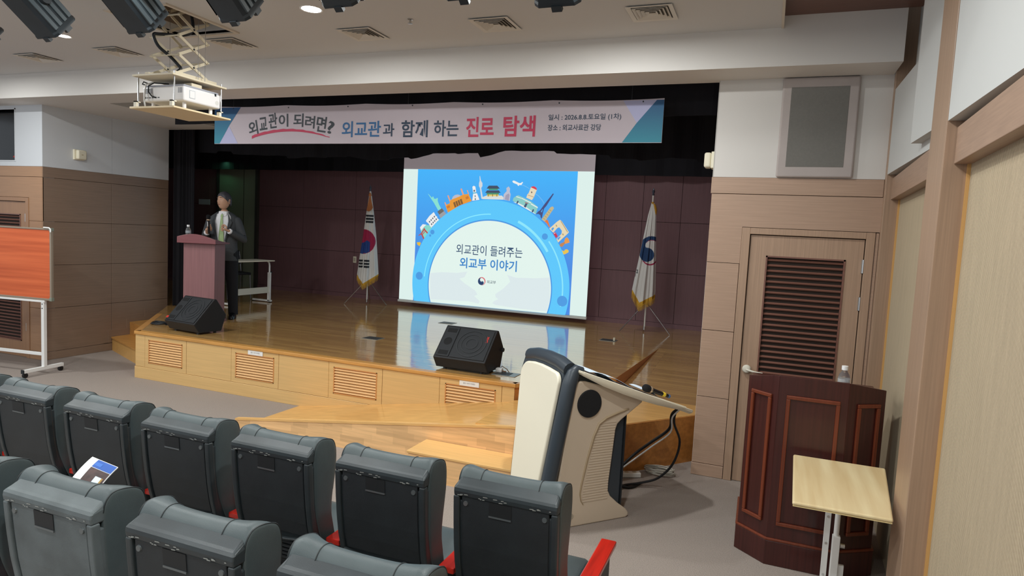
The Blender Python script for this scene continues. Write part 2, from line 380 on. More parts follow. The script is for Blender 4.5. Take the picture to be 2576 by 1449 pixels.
# ---------------------------------------------------------------- the stage
ZS = .549
SP = [(-6.81, 5.48), (-2.045, 5.48), (-1.30, 6.28), (-1.21, 8.35), (-0.466, 8.35), (-0.466, 10.45), (-12, 10.45), (-12, 7.33), (-8.43, 7.33), (-7.82, 6.63)]
def floor_planks():
    m = mat('stage_plank_floor', 'B98F52', 0.09, spec=0.5, ior=3.4, coat=.45)
    nt = m.node_tree; N = nt.nodes; L = nt.links; b = N['Principled BSDF']
    tc = N.new('ShaderNodeTexCoord'); mp = N.new('ShaderNodeMapping'); mp.inputs['Location'].default_value = (20, 0, 0)
    L.new(tc.outputs['Object'], mp.inputs[0])
    br = N.new('ShaderNodeTexBrick'); br.inputs['Scale'].default_value = 1; br.inputs['Brick Width'].default_value = 0.9; br.inputs['Row Height'].default_value = 0.075
    br.inputs['Mortar Size'].default_value = 0.0012; br.inputs['Bias'].default_value = 0.0; br.offset = 0.37
    br.inputs['Color1'].default_value = lin('D8A660'); br.inputs['Color2'].default_value = lin('BE8E52'); br.inputs['Mortar'].default_value = lin('6A4A2A')
    L.new(mp.outputs[0], br.inputs['Vector'])
    m2 = N.new('ShaderNodeMapping'); m2.inputs['Scale'].default_value = (3, 70, 1); L.new(tc.outputs['Object'], m2.inputs[0])
    nz = N.new('ShaderNodeTexNoise'); nz.inputs['Scale'].default_value = 1; nz.inputs['Detail'].default_value = 4; L.new(m2.outputs[0], nz.inputs['Vector'])
    mx = N.new('ShaderNodeMixRGB'); mx.blend_type = 'MULTIPLY'; mx.inputs[0].default_value = 0.45
    L.new(br.outputs['Color'], mx.inputs[1]); L.new(nz.outputs['Fac'], mx.inputs[2]); 
    gm = N.new('ShaderNodeGamma'); gm.inputs[1].default_value = 0.9; L.new(mx.outputs[0], gm.inputs[0]); L.new(gm.outputs[0], b.inputs['Base Color'])
    # every strip cupped a little: long soft ripples across the boards
    m3 = N.new('ShaderNodeMapping'); m3.inputs['Scale'].default_value = (0.25, 13.33, 1); L.new(tc.outputs['Object'], m3.inputs[0])
    n3 = N.new('ShaderNodeTexNoise'); n3.inputs['Scale'].default_value = 1; n3.inputs['Detail'].default_value = 1; L.new(m3.outputs[0], n3.inputs['Vector'])
    bp = N.new('ShaderNodeBump'); bp.inputs['Strength'].default_value = 0.55; bp.inputs['Distance'].default_value = 0.004
    L.new(n3.outputs[0], bp.inputs['Height']); L.new(bp.outputs[0], b.inputs['Normal'])
    return m
PLANK = floor_planks()
stage = struct('floor_stage', MB().plan(SP, .515, ZS), PLANK)
ob('stage_body', MB().plan([(-6.795, 5.50), (-2.055, 5.50), (-1.315, 6.30), (-1.225, 8.36), (-0.47, 8.36), (-0.47, 10.44), (-12, 10.44), (-12, 7.36), (-8.43, 7.36), (-7.79, 6.63)], 0, .514), GAP, stage)
# nosing boards along the edge
ob('nosing', MB().box(-6.815, -2.04, 5.468, 5.56, .514, .5505), NOSE, stage, bevel=.006)
def edge_strip(name, a, b, d, z0, z1, m, off=0.0):
    a = V(*a, 0); b = V(*b, 0); t = (b-a).normalized(); n = V(t.y, -t.x, 0)
    return ob(name, MB().plan([(a+n*off).xy[:], (b+n*off).xy[:], (b-n*d).xy[:], (a-n*d).xy[:]], z0, z1), m, stage)
NOSEY = wood('stage_nosing_side', 'C08A4C', 0.14, 'y', 0.3, fine=50, long=4)
SIDEW = wood('stage_side_wood', 'B8743A', 0.12, 'y', 0.35, fine=40, long=2)
edge_strip('nosing', (-7.82, 6.63), (-6.815, 5.47), .07, .514, .5505, NOSEY)
edge_strip('nosing', (-2.045, 5.475), (-1.30, 6.28), .06, .514, .5505, NOSEY)
edge_strip('side_panel', (-7.80, 6.63), (-6.80, 5.485), .02, 0.0, .513, SIDEW)
edge_strip('side_panel', (-2.05, 5.487), (-1.305, 6.285), .02, 0.0, .513, SIDEW)
edge_strip('side_panel', (-1.302, 6.285), (-1.212, 8.35), .02, 0.0, .548, SIDEW, .004)
# front panels: plain boards and louvred vents
FX = [-6.805, -6.652, -6.012, -5.36, -4.717, -4.079, -3.445, -2.812, -2.175, -2.05]
ob('base_board', MB().box(-6.81, -2.05, 5.474, 5.50, 0, .136), MAPLE, stage, bevel=.002, seg=1)
slat0 = {}
for i in range(9):
    a, b = FX[i]+.002, FX[i+1]-.002
    if i in (1, 3, 5, 7):
        va, vb, vz0, vz1 = a+.058, b-.058, .193, .466
        p = ob('vent_panel', MB().box(a, va, 5.48, 5.50, .139, .512).box(vb, b, 5.48, 5.50, .139, .512).box(va, vb, 5.48, 5.50, .139, vz0).box(va, vb, 5.48, 5.50, vz1, .512), MAPLE, stage)
        fm = MB()
        for q in ((va, va+.01, vz0, vz1), (vb-.01, vb, vz0, vz1), (va, vb, vz0, vz0+.008), (va, vb, vz1-.008, vz1)): fm.box(q[0], q[1], 5.476, 5.499, q[2], q[3])
        ob('vent_frame', fm, mat('vent_frame_wood', 'C88A50', 0.4), p)
        s0 = None
        for k in range(9):
            z = vz0+.026+k*.0285
            if s0 is None:
                s0 = ob('slat', MB().box(va+.01, vb-.01, -.017, .017, -.0035, .0035, R=Matrix.Rotation(math.radians(42), 3, 'X')), MAPLE2, p, loc=(0, 5.489, z))
            else: inst(s0, p, (0, 5.489, z))
    else:
        ob('front_panel', MB().box(a, b, 5.48, 5.50, .139, .512), MAPLE, stage, bevel=.0015, seg=1)
# steps on the house-left side of the stage
STEPW = wood('side_step_wood', 'C08A48', 0.12, 'x', 0.35, fine=40, long=2)
S1 = [(-7.30, 5.93), (-8.42, 6.42), (-8.42, 7.32), (-7.9, 6.75), (-7.25, 6.0)]
sr = struct('stairs_left', MB().plan(S1, 0, .17), wood('side_step_riser', 'D0A05C', 0.08, 'x', 0.4))
ob('tread', MB().plan([(-7.28, 5.915), (-8.42, 6.405), (-8.42, 7.32), (-7.9, 6.75), (-7.24, 6.0)], .17, .19), STEPW, sr)
ob('tread', MB().plan([(-7.62, 6.37), (-8.42, 6.69), (-8.42, 7.33), (-7.85, 6.70)], .19, .37), STEPW, sr)

# ---------------------------------------------------------------- ramp with landing in front of the stage
RX0, RX1 = -4.44, -2.05
rb = MB()
rb.prism([(RX0, 5.479, 0.0), (RX1, 5.479, .385), (RX1, 5.479, 0.0)], (0, -.84, 0))
LAND = [(RX1, 4.64), (-1.47, 4.64), (-0.953, 5.285), (-0.50, 5.85), (-0.467, 5.89), (-0.467, 6.2), (-1.28, 6.2), (-2.04, 5.45), (RX1, 5.45)]
rb.plan(LAND, 0, .405)
ramp = struct('floor_ramp', rb, RAMPW)
ob('upper_ramp', MB().prism([(-1.297, 6.2, .405), (-1.207, 8.35, .5505), (-1.207, 8.35, .1), (-1.297, 6.2, .1)], (.83, 0, 0)), PLANK, ramp)
# parquet block fascia along the ramp front: every block its own piece
def ztop(x): return .072 + (x+4.45)*(.42-.072)/(2.72) if x < -1.73 else .42
row = .058
fasc = {}
random.seed(3)
for r in range(8):
    x = -4.45 - random.random()*.12
    while x < -1.47:
        x2 = x + random.choice((.16, .2, .24, .3)); a, b = max(x, -4.45), min(x2, -1.47)
        z0, z1 = r*row, (r+1)*row
        ta, tb = ztop(a), ztop(b)
        if b-a > .02 and tb > z0+.004:
            if ta >= z1: pts = [(a, z0), (b, z0), (b, z1), (a, z1)]
            else:
                pts = [(a, z0), (b, z0), (b, min(z1, tb))]
                if tb > z1:
                    xc = a+(b-a)*(z1-ta)/(tb-ta); pts.append((xc, z1))
                if ta > z0+.002: pts.append((a, ta))
                elif ta < z0:
                    xc = a+(b-a)*(z0-ta)/(tb-ta); pts[0] = (xc, z0)
            ob('wood_block', MB().prism([(px, 4.612, pz) for px, pz in pts], (0, .025, 0)), BLOCK, ramp)
        x = x2
ob('ramp_curb', MB().prism([(-4.45, 4.606, .066), (-4.45, 4.606, .084), (-1.73, 4.606, .432), (-1.47, 4.606, .432), (-1.47, 4.606, .414), (-1.73, 4.606, .414)], (0, .045, 0)), wood('ramp_curb_wood', 'DDAE6E', 0.1, 'x', 0.35), ramp)
ob('side_fascia', MB().prism([(-1.468, 4.63, 0), (-0.950, 5.276, 0), (-0.50, 5.84, 0), (-0.50, 5.84, .405), (-0.950, 5.276, .405), (-1.468, 4.63, .405)], (.012, -.01, 0)), wood('ramp_side_wood', 'B87A3C', 0.16, 'x', 0.35, fine=30, long=5), ramp)
# small entry step in front of the landing
es = struct('step_entry', MB().box(-2.45, -1.50, 4.30, 4.605, 0, .195), BLOCK)
ob('tread', MB().box(-2.46, -1.49, 4.29, 4.605, .195, .215), wood('entry_tread_wood', 'E2B474', 0.08, 'x', 0.3), es, bevel=.004)

# ---------------------------------------------------------------- house right wall: pilasters, fluted panels, rails, white reflectors
TW = .0437
def WP(Y, off, z): return (.742+TW*(Y-5.5)+off, Y, z)
def wplan(mb, a, z0, z1): return mb.prism([WP(y, o, z0) for y, o in a], (0, 0, z1-z0))
wrt = struct('wall_right', wplan(MB(), [(-3, .14), (5.65, .14), (5.65, .25), (-3, .25)], 0, 4.3), WHITE)
for y0, y1 in ((3.24, 3.62), (5.41, 5.62)):
    ob('pilaster', wplan(MB(), [(y0, 0), (y1, 0), (y1, .139), (y0, .139)], 0, 4.2), BRNPIL, wrt, bevel=.004)
for y0, y1 in ((-1.5, 3.239), (3.621, 5.409)):
    n = int((y1-y0)/.013); pts = []
    for i in range(n):
        y = y0+(y1-y0)*i/n; dy = (y1-y0)/n
        pts += [WP(y, .100, 0), WP(y+dy*.55, .100, 0), WP(y+dy*.62, .105, 0), WP(y+dy*.93, .105, 0)]
    pts += [WP(y1, .100, 0)]
    m = MB(); k = len(pts)
    m.add(pts+[(p[0], p[1], 2.29) for p in pts], [(i, i+1, k+i+1, k+i) for i in range(k-1)])
    ob('fluted_panel', m, FLUTE, wrt)
    ob('edge_strip', wplan(MB(), [(y1-.016, .088), (y1, .088), (y1, .12), (y1-.016, .12)], 0, 2.29), TRIMO, wrt)
    ob('rail', wplan(MB(), [(y0, .04), (y1, .04), (y1, .14), (y0, .14)], 2.282, 2.434), wood('rail_veneer', 'A08470', 0.08, 'y', 0.42, fine=110, long=3), wrt, bevel=.003)
RW = mat('reflector_white', 'C3C4C2', 0.6)
ob('reflector_panel', wplan(MB(), [(3.236, .004), (0.6, .13), (0.6, .138), (3.236, .138)], 2.46, 4.2), RW, wrt)
ob('reflector_panel', wplan(MB(), [(5.405, .004), (4.0, .07), (4.0, .138), (5.405, .138)], 2.46, 3.06), RW, wrt)
ob('reflector_panel', wplan(MB(), [(5.2, .09), (4.0, .12), (4.0, .138), (5.2, .138)], 3.06, 4.2), RW, wrt)
ob('reflector_panel', wplan(MB(), [(4.30, .0), (3.625, .05), (3.625, .138), (4.30, .138)], 2.52, 4.2), RW, wrt)

# dim fill lamps added to brighten the stage, hidden by the valances
lamp('stage_fill_lamp', (-2.2, 8.3, 4.1), 22, .6); lamp('stage_fill_lamp', (-6.0, 8.3, 4.1), 6, .6)
# ---------------------------------------------------------------- ceiling fixtures
LENS = mat('lit_lens', (1.0, 0.99, 0.95), emit=30)
RIM = mat('downlight_rim', 'D8D6D0', 0.35)
def downlight(x, y, r, label):
    t = thing('downlight', label, 'ceiling light', (x, y, ZC), 0, 'round ceiling downlights')
    ob('rim', MB().lathe([(r, -.002), (r+.012, -.004), (r+.016, 0.0), (r+.016, .001), (r, .001)], n=24), RIM, t, smooth=40)
    ob('lens', MB().lathe([(0.001, -.006), (r*.7, -.005), (r, -.002), (r, 0.0), (.001, 0.0)], n=24), LENS, t)
downlight(-3.235, 4.02, .07, 'round ceiling downlight glaring white, between the lamp housings and the vents')
downlight(-6.0, 4.11, .05, 'small round downlight just below the end of a black stage lamp')
downlight(-1.116, 4.15, .055, 'round downlight in the ceiling nearest the dark wood side soffit')

VENTW = mat('vent_white', 'D2CDC4', 0.45)
vlab = ['square ceiling air vent in line with the red lettering of the banner', 'square ceiling air vent nearest the wall speaker grille', 'square ceiling air vent second from the wall speaker side',
        'square ceiling air vent beside the projector lift', 'square ceiling air vent just beyond the projector lift scissors', 'square ceiling air vent farthest from the speaker grille, under the black lamps']
vx = [(-3.19, 'square ceiling air vent between the big downlight and the banner'), (-2.03, 'square ceiling air vent second from the house-side wood wall'),
      (-0.87, 'square ceiling air vent nearest the wall speaker grille'), (-4.56, 'square ceiling air vent right beside the projector lift'),
      (-5.97, 'square ceiling air vent seen past the far side of the projector lift'), (-7.12, 'square ceiling air vent farthest from the speaker grille')]
v0 = None
for x, lb in vx:
    if v0 is None:
        v0 = thing('ceiling_vent', lb, 'air vent', (x, 4.61, ZC), 0, 'square air vents in the ceiling')
        def ring(a, b, z0, z1):
            m = MB()
            outer = [(-a, -a), (a, -a), (a, a), (-a, a)]; inner = [(-b, -b), (b, -b), (b, b), (-b, b)]
            for i in range(4):
                j = (i+1) % 4
                m.add([(*outer[i], z0), (*outer[j], z0), (*inner[j], z1), (*inner[i], z1), (*outer[i], z0+.003), (*outer[j], z0+.003), (*inner[j], z1+.003), (*inner[i], z1+.003)],
                      [(0, 1, 2, 3), (7, 6, 5, 4), (0, 4, 5, 1), (3, 2, 6, 7)])
            return m
        ob('frame', ring(.155, .125, -.012, -.008), VENTW, v0)
        for k, a in enumerate((.118, .092, .066, .040)):
            ob('vane', ring(a, a-.018, -.014, -.001), VENTW, v0)
        ob('backing', MB().box(-.13, .13, -.13, .13, -.0006, 0), mat('vent_shadow', '5A5650', 0.8), v0)
    else: dup(v0, (x, 4.61, ZC), 0, lb)
sp = thing('sprinkler_head', 'tiny chrome sprinkler head on the ceiling between two air vents', 'sprinkler', (-2.621, 4.38, ZC))
ob('head', MB().lathe([(.022, 0), (.022, -.006), (.008, -.01), (.008, -.028), (.018, -.03), (.018, -.034), (.001, -.036)], n=12), CHROME, sp, smooth=40)

# black stage lamps on a pipe over the audience, aimed down at the stage
LAMPB = mat('lamp_black_enamel', '20272C', 0.4, var=0.15, scale=(9, 9, 9))
LAMPF = mat('lamp_fin_grey', '384247', 0.4)
bar = tag(ob('lighting_bar', MB().cyl((-5.6, 2.665, 3.36), (-0.3, 2.665, 3.36), .018, n=12), DARKP), 'black pipe under the ceiling that carries the stage lamps', 'pipe')
llab = ['black stage lamp at the far end of the row, cut off by the picture edge', 'black stage lamp with a lit downlight at its tip', 'black stage lamp whose end overlaps the projector lift recess',
        'black stage lamp between the projector lift and the glaring downlight', 'black stage lamp just past the glaring downlight', 'black stage lamp of which only two dark bumps show', 'black stage lamp with two pale corner clips at its lower rim']
LX = [(-4.982, 2.75, 3.123), (-4.289, 2.75, 3.151), (-3.492, 2.75, 3.132), (-2.788, 2.75, 3.149), (-2.11, 2.75, 3.175), (-1.411, 2.75, 3.158), (-0.956, 2.75, 3.092)]
l0 = None
for (x, y, z), lb in zip(LX, llab):
    if l0 is None:
        l0 = thing('stage_lamp', lb, 'stage light', (x, y, z), 0, 'black stage lamps on the ceiling bar')
        A = Matrix.Rotation(math.radians(-38), 4, 'X')            # beam axis: local +Y tipped down
        def P(m): return m.xf(Matrix.Scale(.76, 4) @ A)
        oc = lambda w, h, c: [(-w+c, -h), (w-c, -h), (w, -h+c), (w, h-c), (w-c, h), (-w+c, h), (-w, h-c), (-w, -h+c)]
        bd = MB()
        bd.loft([[(a, yy, b) for a, b in oc(.135*s, .125*s, .03*s)] for yy, s in ((-.24, .86), (-.22, 1), (.20, 1), (.215, 1.04), (.235, 1.04))])
        ob('housing', P(bd), LAMPB, l0, smooth=20)
        fins = MB()
        for s in (-1, 1):
            for zz in (-.085, -.03, .03, .085):
                fins.box(s*.135-.006, s*.135+.008*s+.002, -.2, .19, zz-.018, zz+.018)
        for xx in (-.08, 0, .08): fins.box(xx-.025, xx+.025, -.2, .19, .121, .133)
        obs('cooling_fins', P(fins), LAMPF, l0, bevel=.002, seg=1)
        cl = MB()
        for k in range(4):
            a = PI/2*k; cl.box(-.03, .03, .225, .262, .11, .14, R=Matrix.Rotation(a, 3, 'Y'))
        obs('filter_clip', P(cl), LAMPB, l0)
        ob('lens', P(MB().cyl((0, .205, 0), (0, .237, 0), .1, n=20)), mat('lamp_lens_glass', '6B7074', 0.1), l0)
        kb = MB()
        for s in (-1, 1): kb.cyl((s*.137, -.02, .01), (s*.178, -.02, .01), .05, .04, n=14)
        obs('tilt_knob', P(kb), DARKP, l0, smooth=30)
        yk = MB().tube([(-.132, -.015, .015), (-.132, -.05, .10), (-.132, -.085, .15), (.132, -.085, .15), (.132, -.05, .10), (.132, -.015, .015)], .009, n=6)
        ob('yoke', yk, DARKP, l0)
        ob('clamp', MB().box(-.022, .022, -.11, -.06, .15, .187), DARKP, l0)
        nest(l0, housing='cooling_fins filter_clip lens')
    else: dup(l0, (x, y, z), 0, lb)

# ---------------------------------------------------------------- projector lift and projector
LIFTP = mat('lift_cream_paint', 'D8CDB4', 0.45)
BOARD = wood('lift_tray_board', 'E0CDA8', 0.04, 'x', 0.5)
pj = thing('projector_lift', 'cream scissor lift with two trays lowered out of the ceiling recess', 'projector lift', (0, 0, 0))
ob('lower_tray', MB().box(-4.77, -4.30, 3.78, 4.35, 2.728, 2.742), BOARD, pj, bevel=.002, seg=1)
ob('upper_tray', MB().box(-4.73, -4.30, 3.77, 4.30, 2.972, 2.986), LIFTP, pj, bevel=.002, seg=1)
for x in (-4.71, -4.33):
    for y in (3.81, 4.27):
        ob('hanger_rod', MB().cyl((x, y, 2.742), (x, y, 3.01), .006, n=8), CHROME, pj)
        ob('rod_bracket', MB().box(x-.014, x+.014, y-.03, y-.012, 2.742, 2.785).box(x-.014, x+.014, y-.03, y+.01, 2.777, 2.785), mat('bracket_white', 'E6DFCC', 0.5), pj)
zs_ = [(3.02, 3.159), (3.159, 3.305), (3.305, 3.462), (3.462, 3.62)]
for x in (-4.68, -4.40):
    for k, (z0, z1) in enumerate(zs_):
        for dx, a, b in ((-.006, 3.905, 4.185), (.006, 4.185, 3.905)):
            ob('scissor_arm', MB().prism([(x+dx-.004, a, z0-.012), (x+dx-.004, a, z0+.012), (x+dx-.004, b, z1+.012), (x+dx-.004, b, z1-.012)], (.008, 0, 0)), LIFTP, pj)
        ob('pivot_bolt', MB().cyl((x-.014, 4.045, (z0+z1)/2), (x+.014, 4.045, (z0+z1)/2), .008, n=8), DARKP, pj)
for k in range(1, 4):
    for y in (3.905, 4.185):
        ob('cross_bar', MB().cyl((-4.70, y, zs_[k][0]), (-4.38, y, zs_[k][0]), .007, n=8), LIFTP, pj)
obs('base_rail', MB().box(-4.42, -4.38, 3.86, 4.27, 2.986, 3.024).box(-4.70, -4.66, 3.86, 4.27, 2.986, 3.024), LIFTP, pj)
ob('top_frame', MB().box(-4.72, -4.36, 3.86, 3.90, 3.62, 3.66).box(-4.72, -4.36, 4.17, 4.21, 3.62, 3.66).box(-4.42, -4.38, 3.9, 4.17, 3.62, 3.66).box(-4.70, -4.66, 3.9, 4.17, 3.62, 3.66).box(-4.56, -4.52, 3.9, 4.17, 3.66, 3.97), LIFTP, pj)
ob('cable_hose', MB().rope([(-4.45, 4.05, 3.6), (-4.42, 4.06, 3.40), (-4.45, 4.0, 3.335), (-4.56, 3.88, 3.315), (-4.585, 3.84, 3.30), (-4.56, 3.86, 3.22), (-4.50, 3.92, 3.15), (-4.45, 3.95, 3.09), (-4.43, 3.955, 3.06), (-4.45, 3.92, 3.02), (-4.48, 3.90, 2.99)], .012), mat('black_hose', '15181C', 0.5), pj, smooth=60)
for x, y in ((-4.62, 4.02), (-4.36, 4.06), (-4.34, 4.11)):
    ob('lift_wire', MB().cyl((x, y, 2.99), (x, y, 3.6), .0022, n=5), CHROME, pj)
PW = mat('projector_white', 'E6E4E4', 0.4)
pr = thing('projector', 'white video projector sitting on the lower tray of the lift', 'projector', (0, 0, 0))
ob('body', MB().box(-4.755, -4.318, 3.885, 4.255, 2.80, 2.915), PW, pr, bevel=.014, seg=3, smooth=35)
ob('top_cover', MB().box(-4.745, -4.328, 3.895, 4.245, 2.914, 2.93), mat('projector_grey', 'A6A8B2', 0.5), pr, bevel=.008)
obs('foot', MB().cyl((-4.70, 3.94, 2.742), (-4.70, 3.94, 2.80), .014).cyl((-4.37, 3.94, 2.742), (-4.37, 3.94, 2.80), .014).cyl((-4.70, 4.2, 2.742), (-4.70, 4.2, 2.80), .014).cyl((-4.37, 4.2, 2.742), (-4.37, 4.2, 2.80), .014), PW, pr)
vg = MB()
for x0 in (-4.738, -4.722, -4.706, -4.690, -4.674, -4.658, -4.375, -4.358, -4.343):
    for k in range(9): vg.box(x0, x0+.011, 3.8835, 3.886, 2.862+k*.0046, 2.8642+k*.0046)
ob('vent_grille', vg, mat('grille_grey', '7C7F88', 0.6), pr, kind='stuff')
pt = MB().box(-4.728, -4.714, 3.883, 3.886, 2.823, 2.836)
for x in (-4.70, -4.68, -4.668, -4.648, -4.636): pt.cyl((x, 3.886, 2.829), (x, 3.8825, 2.829), .0045, n=8)
pt.box(-4.622, -4.602, 3.8825, 3.886, 2.825, 2.834).box(-4.59, -4.572, 3.8825, 3.886, 2.826, 2.833)
obs('port', pt, DARKP, pr)
ob('lamp_door', MB().box(-4.319, -4.3165, 3.94, 3.995, 2.83, 2.892), mat('projector_line', 'AEB6BC', 0.5), pr)
ob('lamp_door_label', MB().box(-4.317, -4.3155, 3.944, 3.991, 2.834, 2.888), PW, pr)
ob('focus_slot', MB().box(-4.319, -4.3165, 4.19, 4.207, 2.895, 2.916), DARKP, pr)
ob('round_grille', MB().cyl((-4.319, 4.215, 2.845), (-4.3172, 4.215, 2.845), .018, n=18), mat('projector_speaker', 'D4D2CE', 0.6), pr)
ob('mount_box', MB().box(-4.42, -4.34, 3.98, 4.08, 2.93, 2.955), LIFTP, pr)
obs('signal_cable', MB().tube([(-4.70, 3.90, 2.94), (-4.74, 3.88, 2.955), (-4.745, 3.875, 2.935), (-4.72, 3.88, 2.93)], .005).tube([(-4.58, 3.98, 2.955), (-4.66, 3.91, 2.95), (-4.675, 3.872, 2.92), (-4.67, 3.868, 2.87), (-4.64, 3.874, 2.838), (-4.612, 3.88, 2.83)], .005), mat('black_hose', '15181C', 0.5), pr, smooth=60)
ob('white_cable', MB().tube([(-4.60, 3.98, 2.96), (-4.69, 3.92, 2.955), (-4.705, 3.872, 2.93), (-4.71, 3.866, 2.86), (-4.705, 3.86, 2.80), (-4.68, 3.85, 2.742)], .006), WMETAL, pr, smooth=60)

nest(pr, body='top_cover vent_grille port lamp_door lamp_door_label focus_slot round_grille foot')
# ---------------------------------------------------------------- wall fixtures
GRC = mat('speaker_cloth', 'B4AAA6', 0.85, var=0.05, scale=(3, 3, 3), bump=0.15, bscale=(400, 400, 400))
GRD = mat('speaker_cloth_dark', '75736E', 0.9, bump=0.2, bscale=(400, 400, 400), var=0.04, scale=(60, 60, 60))
sg = thing('wall_speaker_grille', 'grey cloth-covered speaker grille on the white wall above the louvred door', 'speaker', (0, YW, 0))
ob('frame', MB().box(-.003, .525, -.035, 0, 2.437, 3.18), GRC, sg, bevel=.014, seg=3, smooth=35)
ob('cloth', MB().box(.06, .457, -.037, -.034, 2.515, 3.107), GRD, sg, bevel=.004)
BEIGE = mat('beige_plastic', 'E4DDC6', 0.45)
def emergency_light(loc, rz, label):
    t = thing('emergency_speaker', label, 'wall device', loc, rz, 'beige wall devices')
    ob('back_plate', MB().box(-.07, .07, -.03, 0, -.066, .066), BEIGE, t, bevel=.006)
    ob('body', MB().box(-.055, .062, -.085, -.03, -.06, .06), BEIGE, t, bevel=.016, seg=3, smooth=35)
    ob('badge', MB().box(-.012, .012, -.0865, -.0845, -.004, .004), mat('badge_gold', 'A89A70', 0.5), t)
    nest(t, body='badge')
emergency_light((XR, 5.95, 2.63), PI/2, 'beige box on the white return wall beside the stage, above the dark panels')
emergency_light((-0.466, 5.62, 2.575), -PI/2, 'beige box at the edge of the stage opening beside the speaker grille wall')
ot = thing('wall_outlet', 'small pale outlet plate on the dark back wall beside the national flag', 'outlet', (-7.258, YB, 1.265))
ob('plate', MB().box(-.035, .035, -.012, 0, -.06, .06), BEIGE, ot, bevel=.004)
ob('socket', MB().box(-.02, .02, -.014, -.012, -.035, .035), mat('socket_shade', 'B8AE98', 0.5), ot)
sgn = thing('door_sign', 'faint grey sign plate in the dark beside the backstage door', 'sign', (-11.0, YB, 2.235))
ob('plate', MB().box(-.15, .15, -.012, 0, -.055, .055), mat('sign_plate_grey', 'D0D2E0', 0.4), sgn)

# ---------------------------------------------------------------- black drapes
def drape(name, x0, x1, y, z0, z1, label, amp=.04, n=60, freq=9.0, ragged=None, dx=0):
    m = MB(); a = []; b = []
    for i in range(n+1):
        t = i/n; x = x0+(x1-x0)*t; yy = y+amp*math.sin(t*freq*2*PI)+amp*.4*math.sin(t*freq*4.7*PI+1)
        zb = z0+(ragged(t) if ragged else 0)
        a.append((x, yy, zb)); b.append((x, yy, z1))
    th = .008
    for k in range(n):
        m.add([a[k], a[k+1], b[k+1], b[k], (a[k][0], a[k][1]+th, a[k][2]), (a[k+1][0], a[k+1][1]+th, a[k+1][2]), (b[k+1][0], b[k+1][1]+th, b[k+1][2]), (b[k][0], b[k][1]+th, b[k][2])],
              [(0, 1, 2, 3), (7, 6, 5, 4), (0, 4, 5, 1)])
    return tag(ob(name, m, BLACK, smooth=60), label, 'curtain')
drape('leg_curtain', -8.43, -8.02, 7.42, .552, 4.15, 'black leg curtain hanging beside the return wall, behind the speaker', freq=5)
random.seed(11); rg = [random.uniform(-.035, .045) for _ in range(26)]
def rag(t):
    k = t*24; i = int(k)
    return (rg[i] if (i % 3) else rg[i]*(1-(k-i))+rg[i+1]*(k-i)) + .03*math.cos(t*9)
drape('valance', -8.43, -0.47, 7.58, 2.84, 4.15, 'black valance with a ragged lower edge hanging in front of the screen top', n=240, freq=16, amp=.02, ragged=rag)
drape('rear_valance', -11.9, -0.47, 10.3, 2.90, 4.15, 'black valance strip hanging along the back wall behind the screen', n=100, freq=18, amp=.02)
drape('teaser_curtain', -6.75, -0.47, 5.95, 3.0, 4.15, 'black teaser cloth hanging just above and behind the banner', n=80, freq=8, amp=.015)

# ---------------------------------------------------------------- banner
BW = mat('banner_cloth', 'B4A9B0', 0.65)
def grad(name, c0, c1, axis, a, b, rough=0.6):
    m = mat(name, c0, rough); nt = m.node_tree; N = nt.nodes; L = nt.links
    tc = N.new('ShaderNodeTexCoord'); sx = N.new('ShaderNodeSeparateXYZ'); L.new(tc.outputs['Object'], sx.inputs[0])
    mr = N.new('ShaderNodeMapRange'); mr.inputs[1].default_value = a; mr.inputs[2].default_value = b; L.new(sx.outputs[axis], mr.inputs[0])
    mx = N.new('ShaderNodeMixRGB'); mx.inputs[1].default_value = lin(c0); mx.inputs[2].default_value = lin(c1); L.new(mr.outputs[0], mx.inputs[0]); L.new(mx.outputs[0], N['Principled BSDF'].inputs['Base Color'])
    return m
bn = thing('banner', 'long pale fabric banner with Korean lettering hung across the stage opening', 'banner', (0, 5.7, 0))
n = 40; top = [(-5.868+(4.945)*i/n, 0, 3.142-.039*(i/n)-.012*abs(math.sin(PI*i/n*5))) for i in range(n+1)]
bot = [(-5.866+(4.943)*i/n, 0, 2.731) for i in range(n+1)]
bm_ = MB().prism(bot+top[::-1], (0, .004, 0))
ob('cloth', bm_, BW, bn)
NAVYT = mat('print_navy', '2C3B4E', 0.6); BLUET = mat('print_blue', '2F5F8C', 0.6); REDT = mat('print_red', 'B0304F', 0.6); DKT = mat('print_dark', '33393F', 0.6)
TEAL = grad('print_teal_gradient', '2F7F93', '27507F', 2, 2.75, 3.1); LAV = mat('print_lavender', 'A9A9C9', 0.6)
ob('corner_print', MB().add([(-5.867, -.0015, 3.125), (-5.495, -.0015, 3.125), (-5.657, -.0015, 2.93), (-5.79, -.0015, 2.735), (-5.867, -.0015, 2.735)], [(0, 1, 2, 3, 4)]), TEAL, bn)
ob('corner_print', MB().add([(-5.657, -.0015, 2.925), (-5.53, -.0015, 2.735), (-5.79, -.0015, 2.735)], [(0, 1, 2)]), LAV, bn)
ob('corner_print', MB().add([(-1.272, -.0015, 3.09), (-0.985, -.0015, 3.09), (-1.145, -.0015, 2.90)], [(0, 1, 2)]), LAV, bn)
ob('corner_print', MB().add([(-0.985, -.0015, 3.09), (-0.923, -.0015, 3.09), (-0.925, -.0015, 2.735), (-1.262, -.0015, 2.735), (-1.145, -.0015, 2.90)], [(0, 1, 2, 3, 4)]), TEAL, bn)
